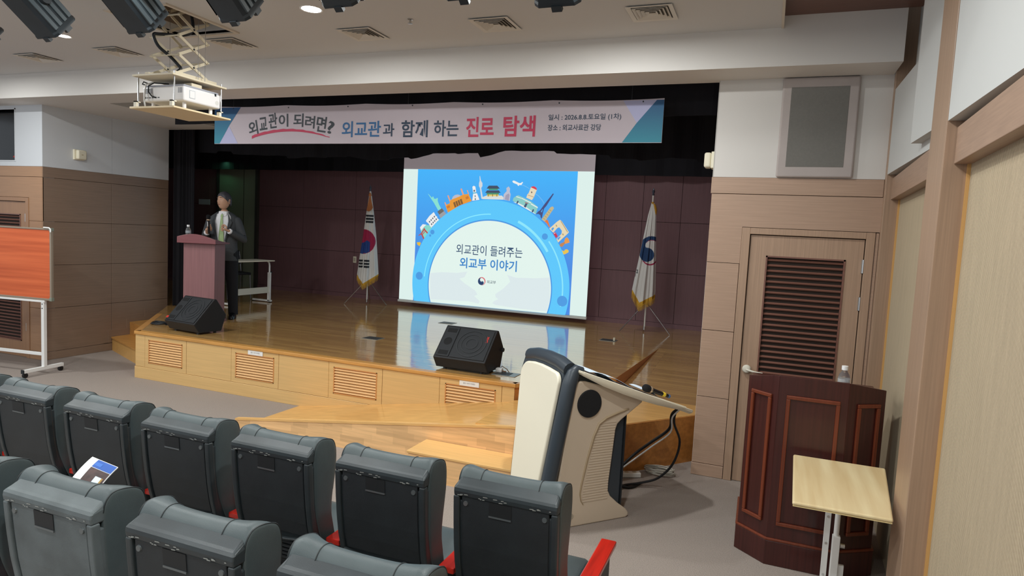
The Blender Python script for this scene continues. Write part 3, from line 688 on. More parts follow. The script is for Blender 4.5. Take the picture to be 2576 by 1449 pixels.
def letter(body, x0, x1, z0, z1, m, bold=.018, par=bn, y=-.0025, rot=0, nm='lettering'):
    t = text_mb(body, x0, x1, z0, z1, bold)
    if rot:
        c = Vector(((x0+x1)/2, 0, (z0+z1)/2)); R = Matrix.Rotation(rot, 4, 'Y')
        t.xf(Matrix.Translation(c) @ R @ Matrix.Translation(-c))
    t.xf(Matrix.Translation((0, y, 0)))
    return ob(nm, t, m, par)
for ch, px0, px1, zc, h, r in (('외', 626, 650, 2.90, .15, -.22), ('교', 654, 674, 2.945, .135, -.12), ('관', 678, 700, 2.975, .16, -.10), ('이', 704, 728, 2.975, .135, -.03), ('되', 741, 766, 2.975, .14, .02), ('려', 770, 794, 2.955, .13, .08), ('면', 798, 822, 2.93, .16, .14), ('?', 825, 840, 2.895, .13, .2)):
    q = lambda p: -5.387+(p-625)*(1.123/215)
    letter(ch, q(px0), q(px1), zc-h/2, zc+h/2, DKT, rot=r)
sw = MB(); up = []; lo_ = []
for i in range(25):
    t = i/24; x = -5.335+1.02*t; z = 2.80+.075*math.sin(PI*min(1, t*1.02))**.8-.004*t; hgt = .03*(1-.75*t**3)
    up.append((x, -.0025, z+hgt/2+.003*math.sin(i*2.1))); lo_.append((x, -.0025, z-hgt/2))
sw.add(lo_+up[::-1], [tuple(range(50))])
ob('brush_stroke', sw, REDT, bn)
letter('외교관', -4.166, -3.70, 2.795, 2.955, BLUET); letter('과', -3.675, -3.545, 2.80, 2.93, NAVYT)
letter('함께', -3.465, -3.17, 2.79, 2.955, NAVYT); letter('하는', -3.105, -2.84, 2.795, 2.95, NAVYT)
letter('진로', -2.76, -2.475, 2.79, 2.975, REDT, .024); letter('탐색', -2.38, -2.065, 2.79, 2.98, REDT, .024)
letter('일시 : 2026.8.8.토요일 (1차)', -1.944, -1.282, 2.925, 2.985, NAVYT, .012); letter('장소 : 외교사료관 강당', -1.946, -1.455, 2.84, 2.895, NAVYT, .012)
for i in range(7):
    ob('eyelet', MB().cyl((-5.6+i*.75, -.003, 3.115-.006*i), (-5.6+i*.75, .006, 3.115-.006*i), .007, n=8), DARKP, bn)

for x in (-5.6, -3.4, -1.2): ob('hanging_cord', MB().cyl((x, .003, 3.09), (x, .003, 4.2), .003, n=6), DARKP, bn)
# ---------------------------------------------------------------- projection screen with the slide
sc = thing('projection_screen', 'bright projection screen showing a blue globe slide with Korean title', 'projection screen', (0, 10.0, 0))
ob('fabric', MB().box(-6.003, -2.61, .004, .012, .66, 3.9), mat('screen_fabric_spill', 'B0A4AA', 0.8, emit=.22), sc)  # faint emission stands in for projector spill on the cloth
MATS['screen_fabric_spill'].node_tree.nodes['Principled BSDF'].inputs['Base Color'].default_value = lin('C4BAC0')
ob('roller_case', MB().box(-6.1, -2.5, -.05, .08, 3.9, 4.2), mat('screen_bar', 'D4D6D2', 0.5), sc, bevel=.006)
ob('bottom_bar', MB().box(-6.02, -2.60, -.02, .03, .615, .655), mat('screen_bar', 'D4D6D2', 0.5), sc, bevel=.006)
ES = 1.0
def em(h, s=1.0): return mat('slide_%s_%d' % (h, round(s*100)), h, emit=ES*s)
ob('lit_margin', MB().box(-6.003, -2.61, .0, .005, .66, 2.922), em('DCEFEA'), sc)
layers = [0]
def lay(pts, c, name='slide_shape'):
    layers[0] += 1; y = -.001-.0004*layers[0]
    return ob(name, MB().add([(x, y, z) for x, z in pts], [tuple(range(len(pts)))]), c, sc)
skm = em('50B4FA'); 
b = skm.node_tree.nodes['Principled BSDF']
nt = skm.node_tree; tcn = nt.nodes.new('ShaderNodeTexCoord'); sxn = nt.nodes.new('ShaderNodeSeparateXYZ'); nt.links.new(tcn.outputs['Object'], sxn.inputs[0])
mrn = nt.nodes.new('ShaderNodeMapRange'); mrn.inputs[1].default_value = 1.4; mrn.inputs[2].default_value = 2.95; nt.links.new(sxn.outputs[2], mrn.inputs[0])
mxn = nt.nodes.new('ShaderNodeMixRGB'); mxn.inputs[1].default_value = lin('4A8AE2'); mxn.inputs[2].default_value = lin('46B4FA'); nt.links.new(mrn.outputs[0], mxn.inputs[0]); nt.links.new(mxn.outputs[0], b.inputs['Emission Color'])
lay([(-5.719, .66), (-2.878, .66), (-2.878, 2.922), (-5.719, 2.922)], skm, 'slide_sky')
CX, CZ = -4.306, 1.01
def arcpts(r, a0, a1, n=64, c=(CX, CZ)): return [(c[0]+r*math.cos(math.radians(a0+(a1-a0)*i/n)), c[1]+r*math.sin(math.radians(a0+(a1-a0)*i/n))) for i in range(n+1)]
def disc(r, c, z0=.66):
    s = math.degrees(math.asin(max(-1, (z0-c[1])/r))) if abs(z0-c[1]) < r else -90
    return arcpts(r, s, 180-s, 96, c)
def ringseg(r0, r1, a0, a1): return arcpts(r1, a0, a1, 40)+arcpts(r0, a1, a0, 40)
WHITEC_ = em('E2F3EC'); names = [('CBDDE6',[(-3.958,1.226),(-3.808,1.191),(-3.458,1.207),(-3.193,1.244),(-3.182,0.901),(-3.236,0.687),(-3.701,0.691),(-4.142,0.717),(-4.204,0.74),(-4.165,0.781),(-4.096,0.815),(-4.148,0.848),(-4.155,0.895),(-4.016,0.999),(-3.903,1.119)]),
('CBDDE6',[(-5.417,1.162),(-5.168,1.189),(-4.869,1.196),(-4.682,1.232),(-4.73,1.134),(-4.823,1.104),(-4.735,1.038),(-4.521,0.925),(-4.476,0.859),(-4.537,0.835),(-4.43,0.755),(-4.448,0.71),(-4.636,0.737),(-5.428,0.69)]),
('8FEADB',[(-5.513,2.513),(-5.495,2.501),(-5.428,2.441),(-5.416,2.466),(-5.397,2.459),(-5.391,2.429),(-5.344,2.427),(-5.336,2.444),(-5.315,2.436),(-5.316,2.393),(-5.29,2.335),(-5.244,2.265),(-5.3,2.234),(-5.39,2.362),(-5.441,2.422)]),
('A2A6AC',[(-5.295,2.187),(-5.206,2.251),(-5.136,2.165),(-5.241,2.089)]),
('72706C',[(-5.315,2.209),(-5.23,2.271),(-5.185,2.226),(-5.274,2.162)]),
('F5F8FA',[(-5.527,2.049),(-5.461,2.134),(-5.382,2.201),(-5.351,2.159),(-5.345,2.139),(-5.315,2.129),(-5.308,2.099),(-5.258,2.068),(-5.416,1.918),(-5.472,2.0),(-5.515,2.029)]),
('56606E',[(-5.47,2.036),(-5.455,2.052),(-5.44,2.03),(-5.455,2.015)]),
('56606E',[(-5.429,1.997),(-5.413,2.013),(-5.398,1.991),(-5.414,1.976)]),
('8A93A0',[(-5.406,1.951),(-5.395,1.962),(-5.384,1.946),(-5.396,1.935)]),
('56606E',[(-5.44,2.066),(-5.425,2.082),(-5.41,2.06),(-5.425,2.045)]),
('56606E',[(-5.4,2.026),(-5.384,2.042),(-5.369,2.02),(-5.385,2.005)]),
('8A93A0',[(-5.376,1.98),(-5.364,1.991),(-5.354,1.975),(-5.366,1.964)]),
('56606E',[(-5.41,2.096),(-5.394,2.112),(-5.38,2.09),(-5.395,2.075)]),
('56606E',[(-5.371,2.054),(-5.355,2.07),(-5.34,2.048),(-5.356,2.033)]),
('8A93A0',[(-5.346,2.009),(-5.334,2.02),(-5.324,2.004),(-5.336,1.993)]),
('56606E',[(-5.38,2.126),(-5.364,2.142),(-5.35,2.12),(-5.365,2.105)]),
('56606E',[(-5.342,2.083),(-5.327,2.099),(-5.312,2.077),(-5.327,2.062)]),
('8A93A0',[(-5.316,2.038),(-5.304,2.049),(-5.294,2.033),(-5.306,2.022)]),
('8CE0D2',[(-5.634,1.931),(-5.583,1.985),(-5.453,1.972),(-5.402,1.929),(-5.541,1.712),(-5.586,1.777)]),
('F5F8FA',[(-5.634,1.929),(-5.583,1.987),(-5.512,1.98),(-5.549,1.95),(-5.573,1.921),(-5.611,1.875)]),
('C4504E',[(-5.66,1.791),(-5.609,1.833),(-5.548,1.932),(-5.536,1.904),(-5.593,1.819),(-5.652,1.782)]),
('C4504E',[(-5.608,1.813),(-5.585,1.824),(-5.534,1.738),(-5.56,1.73)]),
('C4504E',[(-5.558,1.893),(-5.537,1.904),(-5.466,1.84),(-5.487,1.826)]),
('C4504E',[(-5.601,1.8),(-5.524,1.882),(-5.517,1.872),(-5.591,1.788)]),
('F0C43C',[(-5.687,1.668),(-5.622,1.677),(-5.604,1.66),(-5.625,1.607),(-5.668,1.627)]),
('F2A03A',[(-5.183,2.371),(-5.166,2.376),(-5.144,2.334),(-5.081,2.356),(-5.079,2.402),(-5.037,2.429),(-4.833,2.512),(-4.741,2.525),(-4.675,2.409),(-4.897,2.327),(-5.108,2.201)]),
('F0A98A',[(-5.133,2.487),(-5.109,2.494),(-5.068,2.402),(-5.085,2.387)]),
('F0A98A',[(-4.893,2.607),(-4.868,2.612),(-4.822,2.512),(-4.847,2.504)]),
('F0A98A',[(-4.773,2.583),(-4.758,2.588),(-4.728,2.522),(-4.745,2.52)]),
('F0A98A',[(-5.183,2.371),(-5.167,2.376),(-5.134,2.319),(-5.15,2.309)]),
('C4C4D2',[(-5.046,2.423),(-5.028,2.469),(-4.99,2.499),(-4.942,2.51),(-4.9,2.502),(-4.882,2.486)]),
('8A6238',[(-5.017,2.372),(-4.985,2.387),(-4.95,2.305),(-4.982,2.289)]),
('8A6238',[(-4.977,2.39),(-4.945,2.405),(-4.909,2.324),(-4.941,2.307)]),
('8A6238',[(-4.936,2.408),(-4.904,2.423),(-4.868,2.342),(-4.9,2.326)]),
('8A6238',[(-4.895,2.427),(-4.863,2.442),(-4.828,2.36),(-4.859,2.344)]),
('D77F34',[(-5.134,2.304),(-5.084,2.329),(-5.067,2.293),(-5.118,2.267)]),
('D77F34',[(-4.792,2.471),(-4.743,2.49),(-4.726,2.452),(-4.777,2.431)]),
('F5F8FA',[(-4.673,2.643),(-4.648,2.662),(-4.618,2.647),(-4.596,2.546),(-4.578,2.53),(-4.533,2.433),(-4.664,2.412),(-4.651,2.534)]),
('5F6C78',[(-4.649,2.594),(-4.623,2.595),(-4.619,2.565),(-4.646,2.562)]),
('5F6C78',[(-4.622,2.505),(-4.607,2.506),(-4.604,2.476),(-4.619,2.475)]),
('5F6C78',[(-4.618,2.456),(-4.601,2.458),(-4.597,2.428),(-4.617,2.426)]),
('6FC4DE',[(-4.66,2.549),(-4.597,2.558),(-4.591,2.538),(-4.657,2.528)]),
('DCE2E8',[(-4.549,2.814),(-4.542,2.829),(-4.521,2.746),(-4.493,2.709),(-4.49,2.657),(-4.51,2.627),(-4.469,2.455),(-4.498,2.449),(-4.534,2.627),(-4.553,2.658),(-4.554,2.707),(-4.543,2.745)]),
('E4E8E4',[(-4.494,2.473),(-4.408,2.505),(-4.133,2.512),(-4.106,2.484),(-4.104,2.447),(-4.48,2.446)]),
('E8D47C',[(-4.4,2.538),(-4.195,2.544),(-4.192,2.5),(-4.397,2.494)]),
('4C9A74',[(-4.408,2.549),(-4.189,2.555),(-4.188,2.529),(-4.407,2.523)]),
('46536C',[(-4.433,2.549),(-4.402,2.59),(-4.191,2.595),(-4.159,2.555)]),
('4C9A74',[(-4.374,2.624),(-4.209,2.627),(-4.208,2.602),(-4.372,2.598)]),
('46536C',[(-4.412,2.619),(-4.374,2.668),(-4.222,2.671),(-4.175,2.624)]),
('9C7A44',[(-4.383,2.531),(-4.369,2.532),(-4.367,2.491),(-4.381,2.491)]),
('9C7A44',[(-4.306,2.533),(-4.292,2.534),(-4.29,2.493),(-4.304,2.493)]),
('9C7A44',[(-4.23,2.535),(-4.216,2.536),(-4.214,2.495),(-4.228,2.495)]),
('C6C8DA',[(-4.107,2.447),(-4.101,2.534),(-4.052,2.587),(-4.061,2.635),(-4.021,2.663),(-3.994,2.629),(-3.999,2.578),(-3.98,2.537),(-3.991,2.431)]),
('A9A6BE',[(-4.078,2.451),(-4.066,2.52),(-4.014,2.55),(-3.997,2.522),(-4.008,2.433)]),
('8FD3CE',[(-3.939,2.435),(-3.926,2.48),(-3.878,2.515),(-3.845,2.526),(-3.642,2.444),(-3.501,2.35),(-3.531,2.231)]),
('F0F6F6',[(-3.877,2.509),(-3.79,2.483),(-3.791,2.472),(-3.88,2.496)]),
('F0F6F6',[(-3.786,2.486),(-3.62,2.416),(-3.624,2.402),(-3.789,2.473)]),
('F0F6F6',[(-3.62,2.404),(-3.501,2.345),(-3.504,2.329),(-3.623,2.385)]),
('F0F6F6',[(-3.928,2.414),(-3.849,2.407),(-3.699,2.341),(-3.549,2.249),(-3.532,2.231),(-3.654,2.289),(-3.869,2.394)]),
('4A5878',[(-3.874,2.396),(-3.854,2.438),(-3.831,2.431),(-3.852,2.386)]),
('4A5878',[(-3.741,2.347),(-3.711,2.403),(-3.679,2.391),(-3.708,2.328)]),
('4A5878',[(-3.603,2.267),(-3.581,2.313),(-3.56,2.302),(-3.58,2.257)]),
('C8463C',[(-3.724,2.42),(-3.661,2.403),(-3.666,2.393),(-3.728,2.411)]),
('F0E2C4',[(-3.705,2.489),(-3.689,2.544),(-3.67,2.559),(-3.634,2.661),(-3.532,2.618),(-3.565,2.533),(-3.574,2.504),(-3.607,2.453)]),
('E0455A',[(-3.638,2.658),(-3.614,2.671),(-3.583,2.675),(-3.55,2.658),(-3.534,2.637),(-3.534,2.616)]),
('6A5A54',[(-3.63,2.587),(-3.612,2.591),(-3.604,2.572),(-3.622,2.562)]),
('C9AE84',[(-3.679,2.538),(-3.572,2.506),(-3.575,2.496),(-3.682,2.528)]),
('4C5284',[(-3.527,2.231),(-3.489,2.276),(-3.459,2.296),(-3.384,2.404),(-3.258,2.57),(-3.244,2.56),(-3.352,2.376),(-3.392,2.327),(-3.408,2.259),(-3.423,2.161),(-3.443,2.186),(-3.45,2.219),(-3.487,2.239)]),
('58A8EE',[(-3.448,2.272),(-3.42,2.316),(-3.411,2.312),(-3.425,2.264)]),
('CDBE92',[(-3.423,2.155),(-3.285,2.352),(-3.25,2.365),(-3.227,2.337),(-3.369,2.119)]),
('A8986E',[(-3.396,2.178),(-3.361,2.154),(-3.365,2.148),(-3.401,2.172)]),
('A8986E',[(-3.372,2.213),(-3.337,2.188),(-3.341,2.182),(-3.377,2.207)]),
('A8986E',[(-3.347,2.247),(-3.313,2.223),(-3.316,2.217),(-3.352,2.241)]),
('A8986E',[(-3.323,2.282),(-3.288,2.257),(-3.292,2.251),(-3.328,2.276)]),
('A8986E',[(-3.299,2.316),(-3.264,2.291),(-3.268,2.285),(-3.304,2.31)]),
('EE7E40',[(-3.37,2.124),(-3.341,2.151),(-3.318,2.143),(-3.273,2.034),(-3.292,2.036),(-3.33,2.09)]),
('F0E0BC',[(-3.288,2.01),(-3.168,2.123),(-3.118,2.159),(-3.087,2.138),(-2.959,1.972),(-2.976,1.948),(-3.126,1.8),(-3.158,1.856),(-3.08,1.938),(-3.075,1.986),(-3.121,2.041),(-3.152,2.028),(-3.216,1.951)]),
('5AA4EA',[(-3.254,2.007),(-3.226,2.037),(-3.205,2.023),(-3.233,1.979)]),
('5AA4EA',[(-3.145,1.863),(-3.102,1.899),(-3.089,1.885),(-3.127,1.835)]),
('BFA878',[(-3.185,2.072),(-3.171,2.082),(-3.154,2.054),(-3.169,2.044)]),
('BFA878',[(-3.07,1.939),(-3.053,1.949),(-3.036,1.923),(-3.055,1.913)]),
('BFA878',[(-3.106,2.137),(-3.095,2.142),(-2.975,1.976),(-2.983,1.964)]),
('D23A58',[(-3.217,1.941),(-3.182,1.967),(-3.136,1.899),(-3.166,1.867)]),
('F2F2F2',[(-3.203,1.942),(-3.186,1.954),(-3.179,1.945),(-3.197,1.933)]),
('F0A050',[(-3.027,1.812),(-3.015,1.865),(-2.987,1.89),(-2.959,1.868),(-2.936,1.812),(-2.955,1.803),(-3.01,1.784)]),
('C88A5A',[(-3.102,1.755),(-3.085,1.785),(-3.017,1.817),(-3.011,1.789),(-3.045,1.741),(-3.072,1.733)]),
('F2CC52',[(-3.061,1.681),(-3.019,1.669),(-3.005,1.694),(-2.971,1.702),(-2.944,1.683),(-2.946,1.654),(-2.991,1.628),(-3.01,1.618),(-3.025,1.618)]),
('F5F8FA',[(-3.957,2.746),(-3.941,2.758),(-3.918,2.755),(-3.832,2.718),(-3.805,2.722),(-3.784,2.74),(-3.771,2.729),(-3.79,2.701),(-3.795,2.687),(-3.833,2.689),(-3.842,2.673),(-3.858,2.678),(-3.867,2.696),(-3.939,2.721)]),
('9AD2F6',[(-3.781,2.692),(-3.717,2.669),(-3.653,2.635),(-3.655,2.631),(-3.719,2.664),(-3.783,2.688)]),
('9AD2F6',[(-3.546,2.557),(-3.493,2.525),(-3.428,2.46),(-3.389,2.399),(-3.393,2.398),(-3.432,2.456),(-3.495,2.52),(-3.548,2.553)])]
for col, pts in names[2:]: lay(pts, em(col, .9), 'slide_landmark')
lay(disc(1.417, (-4.31, 1.02)), em('5CC6FA'), 'slide_ring')
lay(ringseg(1.185, 1.200, 90, 176), em('8CEAFF'), 'slide_highlight')
lay(ringseg(1.175, 1.215, 32, 66), em('8CE4FA'), 'slide_highlight')
lay(ringseg(1.29, 1.312, -10, 38), em('8CE4FA'), 'slide_highlight')
for x, z, r in ((-5.594, 1.097, .068), (-3.002, .876, .085), (-3.35, 1.883, .05), (-5.373, 1.86, .04), (-5.413, 1.80, .02)):
    lay(arcpts(r, 0, 360, 24, (x, z))[:-1], em('4C9AE0'), 'slide_dot')
lay(disc(1.122, (-4.30, .995)), em('4A96E0'), 'slide_rim')
lay(disc(1.103, (-4.30, .992)), WHITEC_, 'slide_globe')
def clipg(x, z):
    d = math.hypot(x+4.30, z-.992); k = min(1, 1.098/d); return (-4.30+(x+4.30)*k, .992+(z-.992)*k)
for col, pts in names[:2]: lay([clipg(x, max(z, .663)) for x, z in pts], em('DBE8EA'), 'slide_hand')
def sl_text(t, x0, x1, z0, z1, m, bold):
    layers[0] += 1
    ob('slide_lettering', text_mb(t, x0, x1, z0, z1, bold).xf(Matrix.Translation((0, -.001-.0004*layers[0], 0))), m, sc)
sl_text('외교관이 들려주는', -4.905, -3.715, 1.515, 1.685, em('344E70'), .006)
sl_text('외교부 이야기', -4.83, -3.80, 1.285, 1.465, em('3C84C8'), .02)
sl_text('외교부', -4.315, -4.155, 1.06, 1.115, em('50606E'), .01)
ec = (-4.41, 1.09)
lay(arcpts(.068, 0, 360, 32, ec)[:-1], em('D8646E'), 'slide_emblem')
lay(arcpts(.060, 0, 360, 32, (ec[0]-.008, ec[1]-.006))[:-1], em('E2F3EC'), 'slide_emblem')
def comma(c, r):
    """navy half of the swirl"""
    return arcpts(r, 110, 300, 32, c)+[p for p in arcpts(r*.5, 300, 480, 20, (c[0]+r*.22, c[1]-r*.42))]+[p for p in arcpts(r*.52, 290, 110, 20, (c[0]+r*.1, c[1]+r*.42))]
lay(comma((ec[0]-.006, ec[1]-.002), .062), em('26406A'), 'slide_emblem')

# ---------------------------------------------------------------- flags
FGOLD = mat('gold_fringe', 'C99A2E', 0.7, var=0.25, scale=(60, 60, 6)); FW = mat('flag_white', 'DEDCD8', 0.75)
FRED = mat('flag_red', 'A8254E', 0.75); FBLU = mat('flag_blue', '27468A', 0.75); FBLK = mat('flag_black', '22262C', 0.75); FTAS = mat('tassel_rust', 'C07A48', 0.75, var=0.2, scale=(80, 80, 5))
FNAVY = mat('flag_navy', '23426C', 0.75)
def flag(name, label, loc, H, rows, paint, tri, rz):
    """rows: (z, xl, xr) outline of the gathered cloth about the pole"""
    t = thing(name, label, 'flag', loc, rz, 'flags on tripod stands')
    ob('pole', MB().cyl((0, 0, .06), (0, 0, H-.10), .012, n=10), mat('pole_pale', 'D8D4CC', 0.3), t, smooth=40)
    ob('finial', MB().lathe([(.001, H), (.012, H-.03), (.022, H-.06), (.012, H-.085), (.018, H-.10), (.012, H-.115)], n=12), mat('finial_dark', '4A4E58', 0.3, metal=0.6), t, smooth=50)
    lg = None
    for a in tri:
        a = math.radians(a)
        ob('tripod_leg', MB().cyl((.012*math.cos(a), .012*math.sin(a), .43), (.40*math.cos(a), .40*math.sin(a), .006), .008, .007, n=8), CHROME, t)
    obs('tripod_hub', MB().cyl((0, 0, .40), (0, 0, .47), .02).cyl((0, 0, .03), (0, 0, .08), .016), CHROME, t)
    def at(z):
        for (z0, a0, b0), (z1, a1, b1) in zip(rows, rows[1:]):
            if z0 >= z >= z1:
                k = (z0-z)/(z0-z1); return a0+(a1-a0)*k, b0+(b1-b0)*k
        return rows[-1][1:]
    nu, nv = 110, 170; zt = rows[0][0]; m = MB(); vs = []; fs = []; ms = []
    def hem(u): # lower edge, a V of two gathered corners
        return paint['hem'](u)
    for j in range(nv+1):
        for i in range(nu+1):
            u = i/nu; zb = hem(u); z = zt+(zb-zt)*j/nv; a, b = at(z); k = (zt-z)/(zt-rows[-1][0])
            x = a+(b-a)*u
            y = -.02-.085*k*math.sin(PI*u)**.7 - .022*k*math.sin(u*5*PI+.6) + .014*k*math.sin(u*11*PI)
            vs.append((x, y, z))
    for j in range(nv):
        for i in range(nu):
            q = j*(nu+1)+i; fs.append((q, q+1, q+nu+2, q+nu+1))
            c = [sum(vs[r][d] for r in (q, q+1, q+nu+2, q+nu+1))/4 for d in (0, 2)]
            ms.append(paint['front'](c[0], c[1], (j+.5)/nv, (i+.5)/nu, hem((i+.5)/nu)))
    nb = len(vs)
    vs += [(x, .03+.05*((zt-z)/zt), z) for x, y, z in vs]   # the back layer of the folded cloth
    for j in range(nv):
        for i in range(nu):
            q = nb+j*(nu+1)+i; fs.append((q+nu+1, q+nu+2, q+1, q)); ms.append(paint['back'](vs[q][2], hem((i+.5)/nu)))
    for j in range(nv):
        for i in (0, nu):
            q = j*(nu+1)+i; f = (q, q+nu+1, nb+q+nu+1, nb+q); fs.append(f if i == 0 else f[::-1]); ms.append(paint['back'](vs[q][2], hem(i/nu)))
    m.v = vs; m.f = fs; m.m = ms
    me = m.mesh('cloth', [FW, FGOLD, FRED, FBLU, FBLK, FNAVY], 60); put(bpy.data.objects.new('cloth', me), t)
    # fringe strands along the hem
    fb = MB(); N = 90
    for i in range(N):
        u = (i+.5)/N; zb = hem(u); a, b = at(zb); x = a+(b-a)*u
        y = -.02-.085*math.sin(PI*u)**.7 - .022*math.sin(u*5*PI+.6) + .014*math.sin(u*11*PI); l = .075+.012*math.sin(i*1.7)
        fb.cyl((x, y, zb+.004), (x+.004*math.sin(i*2.3), y, zb-l), .0028, .0018, n=4)
    ob('fringe', fb, FGOLD, t, kind='stuff')
    return t
zL = lambda y: 2.61-(y-32)/656-.549
xL = lambda x: (x-325)/656
rowsL = [(zL(100), -.008, .012), (zL(340), -.053, .069), (zL(600), -.096, .122), (zL(850), -.145, .157), (zL(1050), -.178, .183), (zL(1260), -.185, .186)]
def frontL(x, z, v, u, hz):
    if z-hz < .028: return 1
    X, Y = x*656+325, 32+(2.061-z)*656
    if 287 < X < 373 and (366 < Y < 388 or 400 < Y < 424 or 434 < Y < 458): return 4
    if (224 < X < 270 or 283 < X < 346) and (877 < Y < 900 or 911 < Y < 934 or 945 < Y < 968): return 4
    dx, dy = X-265, Y-670
    if dx*dx+dy*dy < 140*140:
        lobe_b = (X-292)**2+(Y-728)**2 < 74**2; lobe_r = (X-246)**2+(Y-612)**2 < 74**2
        return 3 if (lobe_b or (X < 262+(Y-670)*.1 and Y > 662)) and not lobe_r and X < 345 else 2
    return 0
hemL = lambda u: zL(1065+ (105*(u/.3) if u < .3 else 105*(1-(u-.3)/.7)-10*((u-.3)/.7)))
back = lambda z, hz: 1 if z-hz < .028 else 0
fl_ = flag('national_flag', 'national flag with red and blue circle on a tripod stand, beside the screen', (-6.50, 9.75, ZS), 2.07, rowsL, {'front': frontL, 'back': back, 'hem': hemL}, (205, -25, 90), .45)
tm = MB()
for k in range(26):
    a = k/25; x = -.045+.10*a
    tm.cyl((.004*math.sin(k), -.03, 1.90), (x, -.055-.012*math.sin(k*1.9), 1.62-.03*math.sin(a*PI)+.05*a), .006, .005, n=5)
ob('tassel', tm.cyl((0, -.02, 1.88), (0, -.03, 1.93), .03, .012), FTAS, fl_)
zR = lambda y: 2.676-(y-45)/635-.549
rowsR = [(zR(188), -.018, .022), (zR(300), -.055, .058), (zR(500), -.10, .079), (zR(700), -.145, .099), (zR(1000), -.215, .125), (zR(1260), -.238, .12)]
def frontR(x, z, v, u, hz):
    if z-hz < .05: return 1
    Y = 45+(2.127-z)*635; X = x*635+338-(Y-100)*.023
    B = (X-345)**2+(Y-612)**2 < 118**2 and X < 382
    Wc = ((X-345)/60)**2+((Y-580)/52)**2 < 1; Nn = (X-302)**2+(Y-668)**2 < 66**2
    if Nn or (B and Y < 690 and not Wc and not (X > 330 and Y > 625)): return 5
    if B and Wc and ((X-345)/60)**2+((Y-583)/50)**2 > 1 and Y < 560: return 2
    d2 = ((X-330)/90)**2+((Y-640)/126)**2; 
    if Y > 715 and .80 < d2 < 1.0 and X > 268: return 2
    if 198 < X < 228 and 812 < Y < 880:
        xx, yy = X-198-(Y-812)*-.12, Y-812
        if yy < 34 and (yy < 6 or yy > 28 or X < 206 or 217 < X < 224): return 4
        if 40 < yy < 66 and abs(X-206-(yy-40)*-.2) < 4: return 4
    return 0
hemR = lambda u: zR(1030+(120*(u/.36) if u < .36 else 120-85*((u-.36)/.64)))
fr_ = flag('emblem_flag', 'white flag with navy swirl emblem on a tripod stand, beside the oak wall', (-1.645, 9.75, ZS), 2.127, rowsR, {'front': frontR, 'back': back, 'hem': hemR}, (205, -25, 90), .2)
ob('tassel', MB().tube([(.01, -.01, 1.90), (.03, -.02, 1.87), (.05, -.015, 1.80), (.055, -.01, 1.72)], [.008, .016, .02, .006], n=8).lathe([(.02, 1.88), (.026, 1.90), (.014, 1.92)], n=10), mat('gold_cord', 'B88420', 0.6), fr_, smooth=60)

# ---------------------------------------------------------------- stage monitors
MONB = mat('monitor_black', '17181B', 0.5, bump=0.25, scale=(300, 300, 300)); MONG = mat('monitor_grille', '202327', 0.6, bump=0.3, scale=(260, 260, 260))
REDL = mat('badge_red', 'C8342A', 0.4)
def monitor(loc, rz, w, label, badge_x, bw):
    """wedge: baffle tilts up towards -Y (the house); profile in YZ"""
    t = thing('stage_monitor', label, 'speaker', loc, rz, 'black wedge monitor speakers on the stage edge')
    pf = [(-.13, .02), (.17, .02), (.235, .21), (.10, .40), (.07, .405), (-.20, .125)]
    ob('cabinet', MB().prism([(-w/2, y, z) for y, z in pf], (w, 0, 0)), MONB, t, bevel=.008)
    a = Vector((0, -.20, .125)); b2 = Vector((0, .07, .405)); ud = (b2-a).normalized(); nn = Vector((0, -ud.z, ud.y)); L = (b2-a).length
    def F(x, s, h): p = a+ud*(s*L)+nn*h; return (x, p.y, p.z)
    def slab(x0, x1, s0, s1, h0, h1):
        m = MB(); m.add([F(x, s, h) for x in (x0, x1) for s in (s0, s1) for h in (h0, h1)], [(0, 1, 3, 2), (4, 6, 7, 5), (0, 4, 5, 1), (2, 3, 7, 6), (0, 2, 6, 4), (1, 5, 7, 3)]); return m
    ob('grille', slab(-w/2+.17, w/2-.02, .05, .95, .0, .008), MONG, t, bevel=.003)
    ob('horn_plate', slab(-w/2+.02, -w/2+.16, .05, .95, .0, .008), MONG, t, bevel=.003)
    for s0, s1 in ((.10, .22), (.78, .90)): ob('bass_port', slab(-w/2+.04, -w/2+.14, s0, s1, .008, .010), mat('port_dark', '0E0F11', 0.8), t)
    hc = Vector(F(-w/2+.09, .5, .008)); ob('horn', MB().cyl(hc, hc+nn*.004, .045, .03, n=20), mat('port_dark', '0E0F11', 0.8), t)
    wc = Vector(F(.07, .5, .008)); r = min(.155, L*.40)
    rg_ = MB()
    for q0, q1 in ((r, r*.93), (r*.72, r*.66), (r*.42, r*.34)):
        m1 = []
        for rr, hh in ((q0, 0), (q0, .004), (q1, .004), (q1, 0)): m1.append([wc+V(math.cos(2*PI*i/32)*rr, 0, 0)+ud*math.sin(2*PI*i/32)*rr+nn*hh for i in range(32)])
        rg_.loft(m1, cap=False)
    ob('woofer_ring', rg_, mat('woofer_rubber', '24272B', 0.5), t, smooth=40)
    bx = badge_x
    t3 = text_mb('RMI' if bw > .06 else 'RWI', 0, bw, 0, bw*.36, .03)
    return t, F, t3, ud, nn
t, F, _, ud, nn = monitor((-2.68, 5.80, ZS), -.03, .56, 'black wedge monitor on the front stage edge with red letters, before the screen reflection', 0, .05)
lt = text_mb('PVX', 0, .075, 0, .022, .05)
c0 = Vector(F(.56/2-.075, .58, .0095))
lt.v = [tuple(c0+ud*v[0]-V(1, 0, 0)*(-v[2])*1.0) for v in lt.v]
ob('badge', lt, REDL, t)
ob('carry_handle', MB().cyl((.282, .19, .20), (.30, .19, .20), .02), DARKP, t)
for x in (-.2, .2):
    obs('foot', MB().cyl((x, -.09, 0), (x, -.09, .022), .018).cyl((x, .13, 0), (x, .13, .022), .018), DARKP, t)
